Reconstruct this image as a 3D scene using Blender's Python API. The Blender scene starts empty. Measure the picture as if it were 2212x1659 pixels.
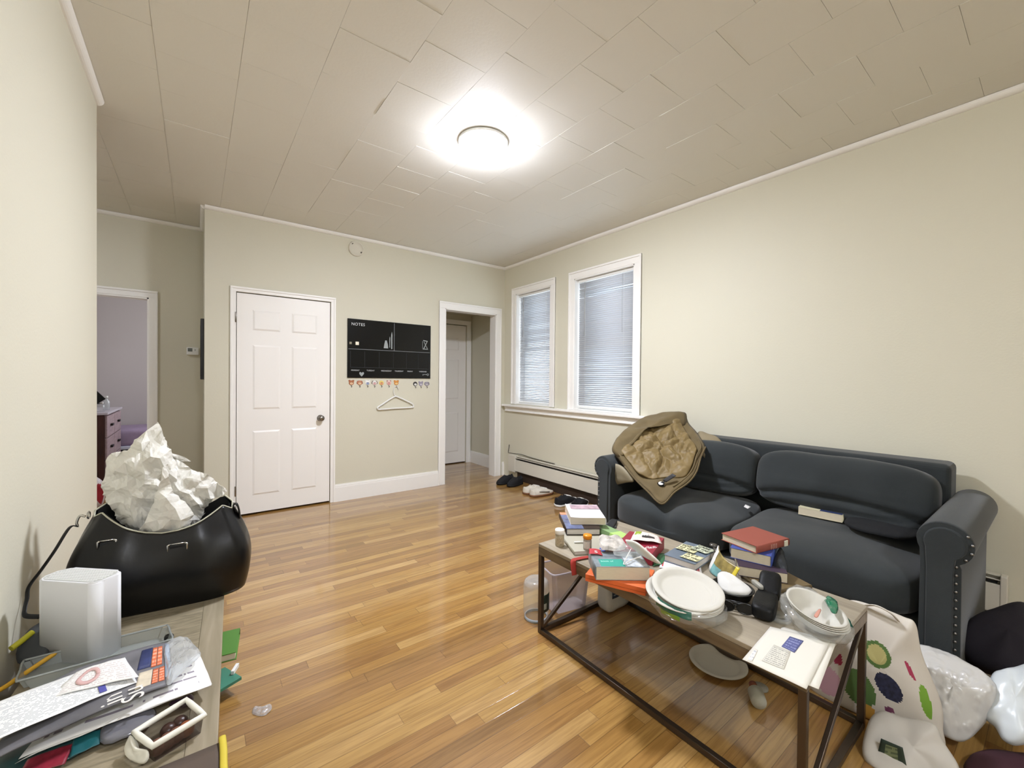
import bpy, bmesh, math, random
from mathutils import Vector, Matrix, noise
random.seed(7)
S = bpy.context.scene
COL = S.collection
PI = math.pi
V = Vector

# ------------------------------------------------------------------ camera (measured pose)
CAM = V((-3.2571, -4.4813, 1.2610)); YAW, PITCH, ROLL, FPX = 0.6473, -0.0098, 0.0092, 902.9
_f = V((math.sin(YAW)*math.cos(PITCH), math.cos(YAW)*math.cos(PITCH), math.sin(PITCH)))
_r = V((math.cos(YAW), -math.sin(YAW), 0)); _u = _r.cross(_f)
RGT = _r*math.cos(ROLL) + _u*math.sin(ROLL); UPV = _u*math.cos(ROLL) - _r*math.sin(ROLL); FWD = _f
cam_d = bpy.data.cameras.new('camera'); cam_d.sensor_width = 36; cam_d.lens = FPX/2212*36
cam_d.clip_start = 0.02
cam = bpy.data.objects.new('camera', cam_d); COL.objects.link(cam)
m = Matrix((RGT, UPV, -FWD)).transposed().to_4x4(); m.translation = CAM; cam.matrix_world = m
S.camera = cam

def ray(u, v): return FWD + RGT*((u-1106)/FPX) + UPV*((829.5-v)/FPX)
def at(u, v, z, ax=2):
    d = ray(u, v); t = (z-CAM[ax])/d[ax]; return CAM + d*t
def atx(u, v, x): return at(u, v, x, 0)
def aty(u, v, y): return at(u, v, y, 1)

# ------------------------------------------------------------------ materials
def lin(c):
    if isinstance(c, str):
        c = c.lstrip('#'); c = [int(c[i:i+2], 16)/255 for i in (0, 2, 4)]
        c = [x/12.92 if x <= .04045 else ((x+.055)/1.055)**2.4 for x in c]
    return (c[0], c[1], c[2], 1)
MATS = {}
def M(name, col, rough=.6, metal=0, spec=.5, bump=0, bscale=60, var=0, vscale=8, emit=0, coat=0, sheen=0, alpha=1, trans=0, stretch=None, ior=1.45, transl=0):
    if name in MATS: return MATS[name]
    mt = bpy.data.materials.new(name); mt.use_nodes = True
    nt = mt.node_tree; b = nt.nodes['Principled BSDF']
    c = lin(col)
    b.inputs['Base Color'].default_value = c; b.inputs['Roughness'].default_value = rough
    b.inputs['Metallic'].default_value = metal; b.inputs['Specular IOR Level'].default_value = spec
    b.inputs['IOR'].default_value = ior
    b.inputs['Coat Weight'].default_value = coat; b.inputs['Sheen Weight'].default_value = sheen
    b.inputs['Alpha'].default_value = alpha; b.inputs['Transmission Weight'].default_value = trans
    if emit: b.inputs['Emission Color'].default_value = c; b.inputs['Emission Strength'].default_value = emit
    tc = nt.nodes.new('ShaderNodeTexCoord'); mp = nt.nodes.new('ShaderNodeMapping')
    nt.links.new(tc.outputs['Object'], mp.inputs['Vector'])
    if stretch: mp.inputs['Scale'].default_value = stretch
    if var:
        n = nt.nodes.new('ShaderNodeTexNoise'); n.inputs['Scale'].default_value = vscale; n.inputs['Detail'].default_value = 6
        nt.links.new(mp.outputs[0], n.inputs['Vector'])
        r = nt.nodes.new('ShaderNodeValToRGB'); r.color_ramp.elements[0].position = .3; r.color_ramp.elements[1].position = .7
        r.color_ramp.elements[0].color = tuple(x*(1-var) for x in c[:3])+(1,); r.color_ramp.elements[1].color = tuple(min(1, x*(1+var)) for x in c[:3])+(1,)
        nt.links.new(n.outputs['Fac'], r.inputs['Fac']); nt.links.new(r.outputs['Color'], b.inputs['Base Color'])
    if bump:
        n2 = nt.nodes.new('ShaderNodeTexNoise'); n2.inputs['Scale'].default_value = bscale; n2.inputs['Detail'].default_value = 4
        nt.links.new(mp.outputs[0], n2.inputs['Vector'])
        bp = nt.nodes.new('ShaderNodeBump'); bp.inputs['Strength'].default_value = bump; bp.inputs['Distance'].default_value = .002
        nt.links.new(n2.outputs['Fac'], bp.inputs['Height']); nt.links.new(bp.outputs[0], b.inputs['Normal'])
    if transl:
        out = nt.nodes['Material Output']; tb = nt.nodes.new('ShaderNodeBsdfTranslucent'); tb.inputs['Color'].default_value = c
        mx = nt.nodes.new('ShaderNodeMixShader'); mx.inputs[0].default_value = transl
        nt.links.new(b.outputs[0], mx.inputs[1]); nt.links.new(tb.outputs[0], mx.inputs[2]); nt.links.new(mx.outputs[0], out.inputs['Surface'])
    MATS[name] = mt; return mt

def math_node(nt, op, a, b=None, c=None):
    n = nt.nodes.new('ShaderNodeMath'); n.operation = op
    for i, x in enumerate((a, b, c)):
        if x is None: continue
        if isinstance(x, (int, float)): n.inputs[i].default_value = x
        else: nt.links.new(x, n.inputs[i])
    return n.outputs[0]

def clear_mat(name, tint, a=.15, rough=.08):
    """thin clear plastic or glass: mostly see-through, with its own glossy reflection and a slight milkiness"""
    if name in MATS: return MATS[name]
    mt = bpy.data.materials.new(name); mt.use_nodes = True; nt = mt.node_tree; nt.nodes.clear()
    out = nt.nodes.new('ShaderNodeOutputMaterial'); tr = nt.nodes.new('ShaderNodeBsdfTransparent'); tr.inputs[0].default_value = (.97, .98, .98, 1)
    pr = nt.nodes.new('ShaderNodeBsdfPrincipled'); pr.inputs['Base Color'].default_value = lin(tint); pr.inputs['Roughness'].default_value = .5
    gl = nt.nodes.new('ShaderNodeBsdfGlossy'); gl.inputs['Roughness'].default_value = rough
    lw = nt.nodes.new('ShaderNodeLayerWeight'); lw.inputs['Blend'].default_value = .5
    fac = math_node(nt, 'MULTIPLY_ADD', math_node(nt, 'POWER', lw.outputs['Facing'], 3), .45, .045)
    m1 = nt.nodes.new('ShaderNodeMixShader'); m1.inputs[0].default_value = a
    m2 = nt.nodes.new('ShaderNodeMixShader')
    nt.links.new(tr.outputs[0], m1.inputs[1]); nt.links.new(pr.outputs[0], m1.inputs[2])
    nt.links.new(fac, m2.inputs[0]); nt.links.new(m1.outputs[0], m2.inputs[1]); nt.links.new(gl.outputs[0], m2.inputs[2])
    nt.links.new(m2.outputs[0], out.inputs['Surface']); MATS[name] = mt; return mt

def floor_mat():
    mt = bpy.data.materials.new('oak_strip_floor'); mt.use_nodes = True; nt = mt.node_tree; b = nt.nodes['Principled BSDF']
    tc = nt.nodes.new('ShaderNodeTexCoord'); sp = nt.nodes.new('ShaderNodeSeparateXYZ'); nt.links.new(tc.outputs['Object'], sp.inputs[0])
    W = .0585
    yr = math_node(nt, 'DIVIDE', sp.outputs['Y'], W); row = math_node(nt, 'FLOOR', yr); fy = math_node(nt, 'FRACT', yr)
    wn = nt.nodes.new('ShaderNodeTexWhiteNoise'); wn.noise_dimensions = '1D'; nt.links.new(row, wn.inputs['W'])
    ln = math_node(nt, 'MULTIPLY_ADD', wn.outputs['Value'], .5, .62)
    off = math_node(nt, 'MULTIPLY', wn.outputs['Value'], 17.3)
    xr = math_node(nt, 'ADD', math_node(nt, 'DIVIDE', sp.outputs['X'], ln), off)
    colm = math_node(nt, 'FLOOR', xr); fx = math_node(nt, 'FRACT', xr)
    w2 = nt.nodes.new('ShaderNodeTexWhiteNoise'); w2.noise_dimensions = '2D'
    cb = nt.nodes.new('ShaderNodeCombineXYZ'); nt.links.new(row, cb.inputs[0]); nt.links.new(colm, cb.inputs[1]); nt.links.new(cb.outputs[0], w2.inputs['Vector'])
    rp = nt.nodes.new('ShaderNodeValToRGB'); nt.links.new(w2.outputs['Value'], rp.inputs[0])
    e = rp.color_ramp.elements; e[0].position = 0; e[0].color = lin('8a6634'); e[1].position = 1; e[1].color = lin('ba965e')
    for p, c in ((.18, '98703e'), (.5, 'a67e42'), (.8, 'af8a4e')):
        q = e.new(p); q.color = lin(c)
    # grain
    mp = nt.nodes.new('ShaderNodeCombineXYZ')
    nt.links.new(math_node(nt, 'MULTIPLY_ADD', sp.outputs['X'], 1.6, math_node(nt, 'MULTIPLY', w2.outputs['Value'], 37)), mp.inputs[0])
    nt.links.new(math_node(nt, 'MULTIPLY', sp.outputs['Y'], 34), mp.inputs[1])
    n = nt.nodes.new('ShaderNodeTexNoise'); n.inputs['Scale'].default_value = 2.2; n.inputs['Detail'].default_value = 8; n.inputs['Distortion'].default_value = 1.1
    nt.links.new(mp.outputs[0], n.inputs['Vector'])
    gr = nt.nodes.new('ShaderNodeValToRGB'); gr.color_ramp.elements[0].position = .35; gr.color_ramp.elements[0].color = (.62, .55, .48, 1); gr.color_ramp.elements[1].position = .62; gr.color_ramp.elements[1].color = (1, 1, 1, 1)
    nt.links.new(n.outputs['Fac'], gr.inputs[0])
    mx = nt.nodes.new('ShaderNodeMix'); mx.data_type = 'RGBA'; mx.blend_type = 'MULTIPLY'; mx.inputs[0].default_value = .75
    nt.links.new(rp.outputs[0], mx.inputs[6]); nt.links.new(gr.outputs[0], mx.inputs[7])
    # joints
    d1 = math_node(nt, 'MINIMUM', fy, math_node(nt, 'SUBTRACT', 1, fy)); g1 = math_node(nt, 'LESS_THAN', d1, .02)
    d2 = math_node(nt, 'MINIMUM', fx, math_node(nt, 'SUBTRACT', 1, fx)); g2 = math_node(nt, 'LESS_THAN', d2, .0014)
    g = math_node(nt, 'MAXIMUM', g1, g2)
    m3 = nt.nodes.new('ShaderNodeMix'); m3.data_type = 'RGBA'; m3.blend_type = 'MULTIPLY'
    nt.links.new(math_node(nt, 'MULTIPLY', g, .55), m3.inputs[0]); nt.links.new(mx.outputs[2], m3.inputs[6]); m3.inputs[7].default_value = (.25, .18, .1, 1)
    nt.links.new(m3.outputs[2], b.inputs['Base Color'])
    b.inputs['Roughness'].default_value = .3; b.inputs['Coat Weight'].default_value = .85; b.inputs['Coat Roughness'].default_value = .09
    bp = nt.nodes.new('ShaderNodeBump'); bp.inputs['Strength'].default_value = .25; bp.inputs['Distance'].default_value = .001
    # slight cupping of each strip and a wavy varnish
    n4 = nt.nodes.new('ShaderNodeTexNoise'); n4.inputs['Scale'].default_value = 9; nt.links.new(tc.outputs['Object'], n4.inputs['Vector'])
    hh = math_node(nt, 'ADD', math_node(nt, 'MULTIPLY', n4.outputs['Fac'], 1.5), math_node(nt, 'MULTIPLY', math_node(nt, 'SUBTRACT', 1, g), .6))
    hh = math_node(nt, 'ADD', hh, math_node(nt, 'MULTIPLY', w2.outputs['Value'], .5))
    nt.links.new(hh, bp.inputs['Height']); nt.links.new(bp.outputs[0], b.inputs['Normal']); nt.links.new(bp.outputs[0], b.inputs['Coat Normal'])
    return mt

def print_mat(name, base, ink, lines=22, fill=.55, words=9, amount=.6, rough=.7):
    """paper with rows of small unreadable print, laid out in the sheet's own UV"""
    if name in MATS: return MATS[name]
    mt = bpy.data.materials.new(name); mt.use_nodes = True; nt = mt.node_tree; b = nt.nodes['Principled BSDF']
    uv = nt.nodes.new('ShaderNodeTexCoord'); sp = nt.nodes.new('ShaderNodeSeparateXYZ'); nt.links.new(uv.outputs['UV'], sp.inputs[0])
    ly = math_node(nt, 'MULTIPLY', sp.outputs['Y'], lines); fy = math_node(nt, 'FRACT', ly); ry = math_node(nt, 'FLOOR', ly)
    a = math_node(nt, 'LESS_THAN', fy, fill)
    n = nt.nodes.new('ShaderNodeTexNoise'); n.inputs['Scale'].default_value = 1; n.inputs['Detail'].default_value = 3
    cb = nt.nodes.new('ShaderNodeCombineXYZ'); nt.links.new(math_node(nt, 'MULTIPLY', sp.outputs['X'], words*4), cb.inputs[0]); nt.links.new(math_node(nt, 'MULTIPLY', ry, 7.31), cb.inputs[1])
    nt.links.new(cb.outputs[0], n.inputs['Vector'])
    w = math_node(nt, 'GREATER_THAN', n.outputs['Fac'], .47)
    # margins
    mg = math_node(nt, 'MULTIPLY', math_node(nt, 'GREATER_THAN', sp.outputs['X'], .06), math_node(nt, 'LESS_THAN', sp.outputs['X'], .94))
    mg = math_node(nt, 'MULTIPLY', mg, math_node(nt, 'MULTIPLY', math_node(nt, 'GREATER_THAN', sp.outputs['Y'], .06), math_node(nt, 'LESS_THAN', sp.outputs['Y'], .94)))
    k = math_node(nt, 'MULTIPLY', math_node(nt, 'MULTIPLY', math_node(nt, 'MULTIPLY', a, w), mg), amount)
    mx = nt.nodes.new('ShaderNodeMix'); mx.data_type = 'RGBA'; nt.links.new(k, mx.inputs[0]); mx.inputs[6].default_value = lin(base); mx.inputs[7].default_value = lin(ink)
    nt.links.new(mx.outputs[2], b.inputs['Base Color']); b.inputs['Roughness'].default_value = rough
    MATS[name] = mt; return mt

def wood_mat(name, c1, c2, stretch, scale=3, rough=.45, dist=2.0, spec=.5):
    if name in MATS: return MATS[name]
    mt = bpy.data.materials.new(name); mt.use_nodes = True; nt = mt.node_tree; b = nt.nodes['Principled BSDF']
    tc = nt.nodes.new('ShaderNodeTexCoord'); mp = nt.nodes.new('ShaderNodeMapping'); mp.inputs['Scale'].default_value = stretch
    nt.links.new(tc.outputs['Object'], mp.inputs[0])
    w = nt.nodes.new('ShaderNodeTexNoise'); w.inputs['Scale'].default_value = scale; w.inputs['Detail'].default_value = 7; w.inputs['Distortion'].default_value = dist
    nt.links.new(mp.outputs[0], w.inputs['Vector'])
    r = nt.nodes.new('ShaderNodeValToRGB'); r.color_ramp.elements[0].position = .32; r.color_ramp.elements[0].color = lin(c1); r.color_ramp.elements[1].position = .68; r.color_ramp.elements[1].color = lin(c2)
    nt.links.new(w.outputs['Fac'], r.inputs[0]); nt.links.new(r.outputs[0], b.inputs['Base Color'])
    b.inputs['Roughness'].default_value = rough; b.inputs['Specular IOR Level'].default_value = spec
    MATS[name] = mt; return mt

wall_m = M('cream_wall_paint', 'd5d1be', .55, bump=.25, bscale=90, spec=.4)
lilac_m = M('grey_lilac_wall_paint', 'cac3c2', .6, bump=.2, bscale=90)
ceil_m = M('ceiling_tile_paint', 'e4e2da', .6, bump=.2, bscale=70)
trim_m = M('white_trim_paint', 'f3f1ec', .4, bump=.08, bscale=40)
door_m = M('white_door_paint', 'f4f1ec', .4, bump=.06, bscale=50)
black_m = M('black_plastic', '0c0c0d', .35)
white_pl = M('white_plastic', 'e6e6e2', .4)
chrome = M('satin_nickel', '8d8780', .28, 1)
silver = M('silver_metal', 'c9c8c4', .2, 1)
paper_w = M('white_paper', 'dedcd8', .8, spec=.2)
page_m = M('book_page_block', 'd8cdb4', .9, bump=.4, bscale=300, stretch=(1, 1, 14), var=.06, vscale=60)
page_g = M('pale_page_block', 'cfc9c0', .9, bump=.4, bscale=300, stretch=(1, 1, 14), var=.05, vscale=60)
clear_pl = clear_mat('clear_plastic_film', 'e8ecec', .16, .12)
clear_gl = clear_mat('clear_glass', 'e6eeee', .07, .03)

# ------------------------------------------------------------------ mesh helpers
def newbm():
    b = bmesh.new(); b.loops.layers.uv.new('UVMap'); return b
def box(bm, c, s, rz=0, rot=None, bev=0, seg=2, mi=0):
    mt = Matrix.Translation(c) @ (rot.to_4x4() if rot else Matrix.Rotation(rz, 4, 'Z')) @ Matrix.Diagonal((s[0], s[1], s[2], 1))
    r = bmesh.ops.create_cube(bm, size=1, matrix=mt); vs = r['verts']
    fs = {f for v in vs for f in v.link_faces}
    if bev:
        es = list({e for v in vs for e in v.link_edges})
        rr = bmesh.ops.bevel(bm, geom=es, offset=bev, segments=seg, profile=.5, affect='EDGES')
        fs = {f for f in rr['faces']} | {f for f in fs if f.is_valid}
    for f in fs:
        if f.is_valid: f.material_index = mi
    return vs
def boxb(bm, a, b, bev=0, mi=0, seg=2):
    a, b = V(a), V(b); return box(bm, (a+b)/2, [abs(b[i]-a[i]) for i in range(3)], bev=bev, mi=mi, seg=seg)
def lathe(bm, prof, c=(0, 0, 0), n=32, rot=None, mi=0, cap=True):
    c = V(c); rings = []
    for (r, z) in prof:
        ring = []
        for i in range(n):
            p = V((r*math.cos(2*PI*i/n), r*math.sin(2*PI*i/n), z))
            if rot: p = rot @ p
            ring.append(bm.verts.new(c+p))
        rings.append(ring)
    for a, b in zip(rings, rings[1:]):
        for i in range(n):
            f = bm.faces.new((a[i], a[(i+1) % n], b[(i+1) % n], b[i])); f.material_index = mi; f.smooth = True
    if cap:
        for ring, fl in ((rings[0], True), (rings[-1], False)):
            f = bm.faces.new(list(reversed(ring)) if fl else ring); f.material_index = mi
def tube(bm, pts, r, n=8, closed=False, flat=1.0, mi=0, up=None):
    pts = [V(p) for p in pts]; N = len(pts); rings = []
    prev = None
    for i, p in enumerate(pts):
        if closed: t = pts[(i+1) % N]-pts[i-1]
        else: t = pts[min(i+1, N-1)]-pts[max(i-1, 0)]
        t.normalize()
        if up: x = t.cross(V(up))
        elif prev is None: x = t.cross(V((0, 0, 1)) if abs(t.z) < .9 else V((1, 0, 0)))
        else: x = prev - t*prev.dot(t)
        if x.length < 1e-6: x = t.orthogonal()
        x.normalize(); y = t.cross(x); prev = x
        rr = r[i] if isinstance(r, (list, tuple)) else r
        rings.append([bm.verts.new(p + x*(rr*math.cos(2*PI*k/n)) + y*(rr*flat*math.sin(2*PI*k/n))) for k in range(n)])
    pr = list(zip(rings, rings[1:])) + ([(rings[-1], rings[0])] if closed else [])
    for a, b in pr:
        for k in range(n):
            f = bm.faces.new((a[k], a[(k+1) % n], b[(k+1) % n], b[k])); f.smooth = True; f.material_index = mi
    if not closed:
        bm.faces.new(list(reversed(rings[0]))).material_index = mi; bm.faces.new(rings[-1]).material_index = mi
def spline(pts, n=8, closed=False):
    pts = [V(p) for p in pts]; N = len(pts); out = []
    for i in range(N if closed else N-1):
        g = (lambda k: pts[k % N]) if closed else (lambda k: pts[max(0, min(N-1, k))])
        p0, p1, p2, p3 = g(i-1), g(i), g(i+1), g(i+2)
        for k in range(n):
            t = k/n
            out.append(.5*((2*p1)+(p2-p0)*t+(2*p0-5*p1+4*p2-p3)*t*t+(3*p1-p0-3*p2+p3)*t**3))
    if not closed: out.append(pts[-1])
    return out
def rloop(pts, f=.1):
    pts = [V(p) for p in pts]; n = len(pts)
    return spline([pts[k].lerp(pts[(k+1) % n], q) for k in range(n) for q in (f, .5, 1-f)], 4, True)
def prism(bm, pts, z0, z1, mt=None, mi=0):
    mt = mt or Matrix()
    a = [bm.verts.new(mt @ V((p[0], p[1], z0))) for p in pts]; b = [bm.verts.new(mt @ V((p[0], p[1], z1))) for p in pts]
    n = len(pts)
    fs = [bm.faces.new(list(reversed(a))), bm.faces.new(b)] + [bm.faces.new((a[i], a[(i+1) % n], b[(i+1) % n], b[i])) for i in range(n)]
    for f in fs: f.material_index = mi
    return fs
def grid(bm, fn, nu, nv, mfn=None, smooth=True):
    uvl = bm.loops.layers.uv.active
    vs = [[bm.verts.new(fn(i/nu, j/nv)) for j in range(nv+1)] for i in range(nu+1)]
    for i in range(nu):
        for j in range(nv):
            f = bm.faces.new((vs[i][j], vs[i+1][j], vs[i+1][j+1], vs[i][j+1])); f.smooth = smooth
            for l, (a, b) in zip(f.loops, ((i, j), (i+1, j), (i+1, j+1), (i, j+1))): l[uvl].uv = (a/nu, b/nv)
            if mfn: f.material_index = mfn((i+.5)/nu, (j+.5)/nv)
    return vs
def quad_fn(c, bow=0, wob=0, seed=0):
    """bilinear sheet through four corners (00, 10, 11, 01), with an optional belly and slight waviness"""
    c = [V(p) for p in c]
    def f(u, v):
        p = c[0]*(1-u)*(1-v)+c[1]*u*(1-v)+c[2]*u*v+c[3]*(1-u)*v
        p.z += bow*4*u*(1-u)
        if wob: p.z += wob*noise.noise(V((u*3+seed, v*3, seed*.7)))
        return p
    return f
def pillow(bm, outline, tf, tb, rings=14, sub=5, normal=None, disp=None, mfn=None, power=.5, center=None, smooth=True):
    """closed soft body grown from a 3-D outline: front bulges tf along the normal, back bulges tb the other way"""
    o = spline(outline, sub, True); N = len(o)
    c = center or sum(o, V())/N
    if normal is None:
        nrm = V()
        for i in range(N): nrm += (o[i]-c).cross(o[(i+1) % N]-c)
        nrm.normalize()
        if nrm.dot(CAM-c) < 0: nrm = -nrm
    else: nrm = V(normal).normalized()
    def P(i, r, s):
        p = c.lerp(o[i], r); h = (1-r*r)**power if r < 1 else 0
        p = p + nrm*(tf*h if s > 0 else -tb*h)
        if disp: p = p + nrm*disp(p, r, s, i/N)
        return p
    edge = [bm.verts.new(o[i] + (nrm*disp(o[i], 1, 0, i/N) if disp else V())) for i in range(N)]
    for s in (1, -1):
        prev = edge
        for k in range(rings-1, 0, -1):
            r = k/rings; cur = [bm.verts.new(P(i, r, s)) for i in range(N)]
            for i in range(N):
                q = (prev[i], prev[(i+1) % N], cur[(i+1) % N], cur[i])
                f = bm.faces.new(q if s > 0 else q[::-1]); f.smooth = smooth
                if mfn: f.material_index = mfn(f.calc_center_median(), r, s)
            prev = cur
        cv = bm.verts.new(P(0, 0, s))
        for i in range(N):
            q = (prev[i], prev[(i+1) % N], cv); f = bm.faces.new(q if s > 0 else q[::-1]); f.smooth = smooth
            if mfn: f.material_index = mfn(f.calc_center_median(), 0, s)
def cushion(bm, c, h, k=5, n=14, fn=None, rot=None):
    vm = {}
    c = V(c)
    def vert(p):
        key = tuple(round(x, 5) for x in p)
        if key not in vm:
            q = V(p); d = (abs(q.x)**k+abs(q.y)**k+abs(q.z)**k)**(1/k); q = q/d
            q = V((q.x*h[0], q.y*h[1], q.z*h[2]))
            if fn: q = fn(q)
            if rot: q = rot @ q
            vm[key] = bm.verts.new(c+q)
        return vm[key]
    T = [math.tan(PI/4*(2*i/n-1)) for i in range(n+1)]
    for ax in range(3):
        for s in (-1, 1):
            for i in range(n):
                for j in range(n):
                    q = []
                    for (a, b) in ((i, j), (i+1, j), (i+1, j+1), (i, j+1)):
                        p = [0, 0, 0]; p[ax] = s; p[(ax+1) % 3] = T[a]; p[(ax+2) % 3] = T[b]; q.append(vert(p))
                    f = bm.faces.new(q if s > 0 else q[::-1]); f.smooth = True
def obj(name, bm, mats, parent=None, world=True, smooth=False, solid=0, origin=None):
    bmesh.ops.recalc_face_normals(bm, faces=bm.faces[:]) if not solid else None
    if parent is not None and world: off = V(parent.location)
    elif parent is None:
        if origin is None:
            zs = [v.co.z for v in bm.verts]; xs = [v.co.x for v in bm.verts]; ys = [v.co.y for v in bm.verts]
            off = V(((min(xs)+max(xs))/2, (min(ys)+max(ys))/2, min(zs)))
        else: off = V(origin)
    else: off = V()
    if off.length: bmesh.ops.translate(bm, verts=bm.verts[:], vec=-off)
    if smooth:
        for f in bm.faces: f.smooth = True
    me = bpy.data.meshes.new(name); bm.to_mesh(me); bm.free()
    for mt in (mats if isinstance(mats, (list, tuple)) else [mats]): me.materials.append(mt)
    o = bpy.data.objects.new(name, me); COL.objects.link(o)
    if parent is not None: o.parent = parent
    else: o.location = off
    if solid:
        md = o.modifiers.new('thickness', 'SOLIDIFY'); md.thickness = solid; md.offset = 0
    return o
def sub(name, bm, mats, part, **k):
    """a piece of a part: shapes given in world space, the part's own parent's place taken off"""
    p = part; off = V()
    while p is not None: off += V(p.location); p = p.parent
    bmesh.ops.translate(bm, verts=bm.verts[:], vec=-off)
    return obj(name, bm, mats, part, world=False, **k)
def tag(o, label, cat, group=None):
    o['label'] = label; o['category'] = cat
    if group: o['group'] = group
    return o
def thing(name, label, cat, loc, rz=0, group=None):
    o = bpy.data.objects.new(name, None); o.empty_display_size = .05; COL.objects.link(o); o.location = loc; o.rotation_euler = (0, 0, rz)
    return tag(o, label, cat, group)
def struct(name, bm, mats, parent=None, **k):
    o = obj(name, bm, mats, parent, **k)
    if parent is None: o['kind'] = 'structure'
    return o
def text_bm(bm, s, size, mt, ext=.0006, mi=0, spacing=1.0, align='LEFT'):
    cu = bpy.data.curves.new('t', 'FONT'); cu.body = s; cu.size = size; cu.extrude = ext; cu.space_character = spacing; cu.align_x = align
    o = bpy.data.objects.new('t', cu); COL.objects.link(o); bpy.context.view_layer.update()
    me = bpy.data.meshes.new_from_object(o.evaluated_get(bpy.context.evaluated_depsgraph_get()))
    n0 = len(bm.verts); nf = len(bm.faces); bm.from_mesh(me); bm.verts.ensure_lookup_table(); bm.faces.ensure_lookup_table()
    for v in bm.verts[n0:]: v.co = mt @ v.co
    for f in bm.faces[nf:]: f.material_index = mi
    bpy.data.objects.remove(o); bpy.data.curves.remove(cu); bpy.data.meshes.remove(me)
def frame_mt(o, x, y):
    x = V(x).normalized(); y = V(y); y = (y-x*y.dot(x)).normalized(); z = x.cross(y)
    m4 = Matrix((x, y, z)).transposed().to_4x4(); m4.translation = V(o); return m4
def copy_tree(o, parent=None):
    c = o.copy(); COL.objects.link(c); c.parent = parent
    for ch in [q for q in bpy.data.objects if q.parent == o]: copy_tree(ch, c)
    return c

# ================================================================== SETTING
CH = 2.74
def holes_wall(bm, ax, c0, c1, a0, a1, z0, z1, holes):
    """wall slab between planes c0 and c1 of axis ax, spanning a0..a1 and z0..z1, with rectangular openings (a0,a1,z0,z1)"""
    A = sorted({a0, a1, *[h[0] for h in holes], *[h[1] for h in holes]}); Zs = sorted({z0, z1, *[h[2] for h in holes], *[h[3] for h in holes]})
    def P(c, a, z): return V((c, a, z)) if ax == 0 else V((a, c, z))
    solid = {}
    for i in range(len(A)-1):
        for j in range(len(Zs)-1):
            ma, mz = (A[i]+A[i+1])/2, (Zs[j]+Zs[j+1])/2
            solid[i, j] = not any(h[0] < ma < h[1] and h[2] < mz < h[3] for h in holes)
    def q(*ps): bm.faces.new([bm.verts.new(p) for p in ps])
    for (i, j), s in solid.items():
        if not s: continue
        for c in (c0, c1): q(P(c, A[i], Zs[j]), P(c, A[i+1], Zs[j]), P(c, A[i+1], Zs[j+1]), P(c, A[i], Zs[j+1]))
        for (di, dj) in ((1, 0), (-1, 0), (0, 1), (0, -1)):
            if not solid.get((i+di, j+dj), False):
                if di: a = A[i+1] if di > 0 else A[i]; q(P(c0, a, Zs[j]), P(c1, a, Zs[j]), P(c1, a, Zs[j+1]), P(c0, a, Zs[j+1]))
                else: z = Zs[j+1] if dj > 0 else Zs[j]; q(P(c0, A[i], z), P(c1, A[i], z), P(c1, A[i+1], z), P(c0, A[i+1], z))
    bmesh.ops.remove_doubles(bm, verts=bm.verts[:], dist=1e-5)

bm = newbm(); boxb(bm, (-5.4, -6.3, -.1), (.35, 4.0, 0)); struct('floor', bm, floor_mat(), origin=(0, 0, 0))
# ceiling: 12 inch fibre tiles laid half-offset, each a hair out of level
bm = newbm(); boxb(bm, (-5.4, -6.3, CH+.004), (.35, 4.0, CH+.1))
TX, TY = .3158, .319
for i in range(-13, 6):
    x0 = -1.513+TX*i
    for j in range(-12, 15):
        y0 = -2.936+TY*j+(TY/2 if i % 2 else 0)
        xa, xb, ya, yb = max(x0, -5.4), min(x0+TX, .3), max(y0, -6.3), min(y0+TY, 4)
        if xb-xa < .02 or yb-ya < .02: continue
        g = .0007; d = random.uniform(-.0006, .0008); tx, ty = random.uniform(-.0008, .0008), random.uniform(-.0008, .0008)
        b0 = [bm.verts.new((x, y, CH-d+sx*tx+sy*ty)) for x, y, sx, sy in ((xa+g, ya+g, -1, -1), (xb-g, ya+g, 1, -1), (xb-g, yb-g, 1, 1), (xa+g, yb-g, -1, 1))]
        t0 = [bm.verts.new((v.co.x, v.co.y, CH+.01)) for v in b0]
        bm.faces.new(b0[::-1])
        for k in range(4): bm.faces.new((b0[k], b0[(k+1) % 4], t0[(k+1) % 4], t0[k]))
struct('ceiling', bm, ceil_m)

# walls
CD = (-2.972, -2.172, 0, 2.03)      # closet door opening
AL = (-.884, -.14, 0, 2.11)         # alcove opening
bm = newbm(); holes_wall(bm, 1, 0, .12, -3.2, .35, 0, CH+.005, [CD, AL]); struct('wall_back', bm, wall_m)
W1 = (-.905, -.25, .955, 2.352); W2 = (-2.055, -1.28, .945, 2.352)
bm = newbm(); holes_wall(bm, 0, 0, .2, -6.3, -.0001, 0, CH+.005, [W1, W2]); struct('wall_right', bm, wall_m)
bm = newbm(); boxb(bm, (-3.82, -6.2, 0), (-3.683, -1.34, CH+.005)); struct('wall_left', bm, wall_m)
bm = newbm(); boxb(bm, (-5.3, -6.3, 0), (.35, -6.2, CH+.005)); struct('wall_near', bm, wall_m)
bm = newbm(); boxb(bm, (-3.2, .1205, 0), (-3.08, .72, CH+.005)); struct('wall_closet_side', bm, wall_m)
bm = newbm(); holes_wall(bm, 1, .72, .84, -5.3, -2.4, 0, CH+.005, [(-4.42, -3.612, 0, 2.0)]); struct('wall_hall_far', bm, wall_m)
bm = newbm(); boxb(bm, (-5.4, -6.2, 0), (-5.3, 4, CH+.005)); struct('wall_hall_left', bm, wall_m)
bm = newbm(); boxb(bm, (-4.47, .8405, 0), (-4.37, 3.7, CH+.005)); struct('wall_bedroom_left', bm, lilac_m)
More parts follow.
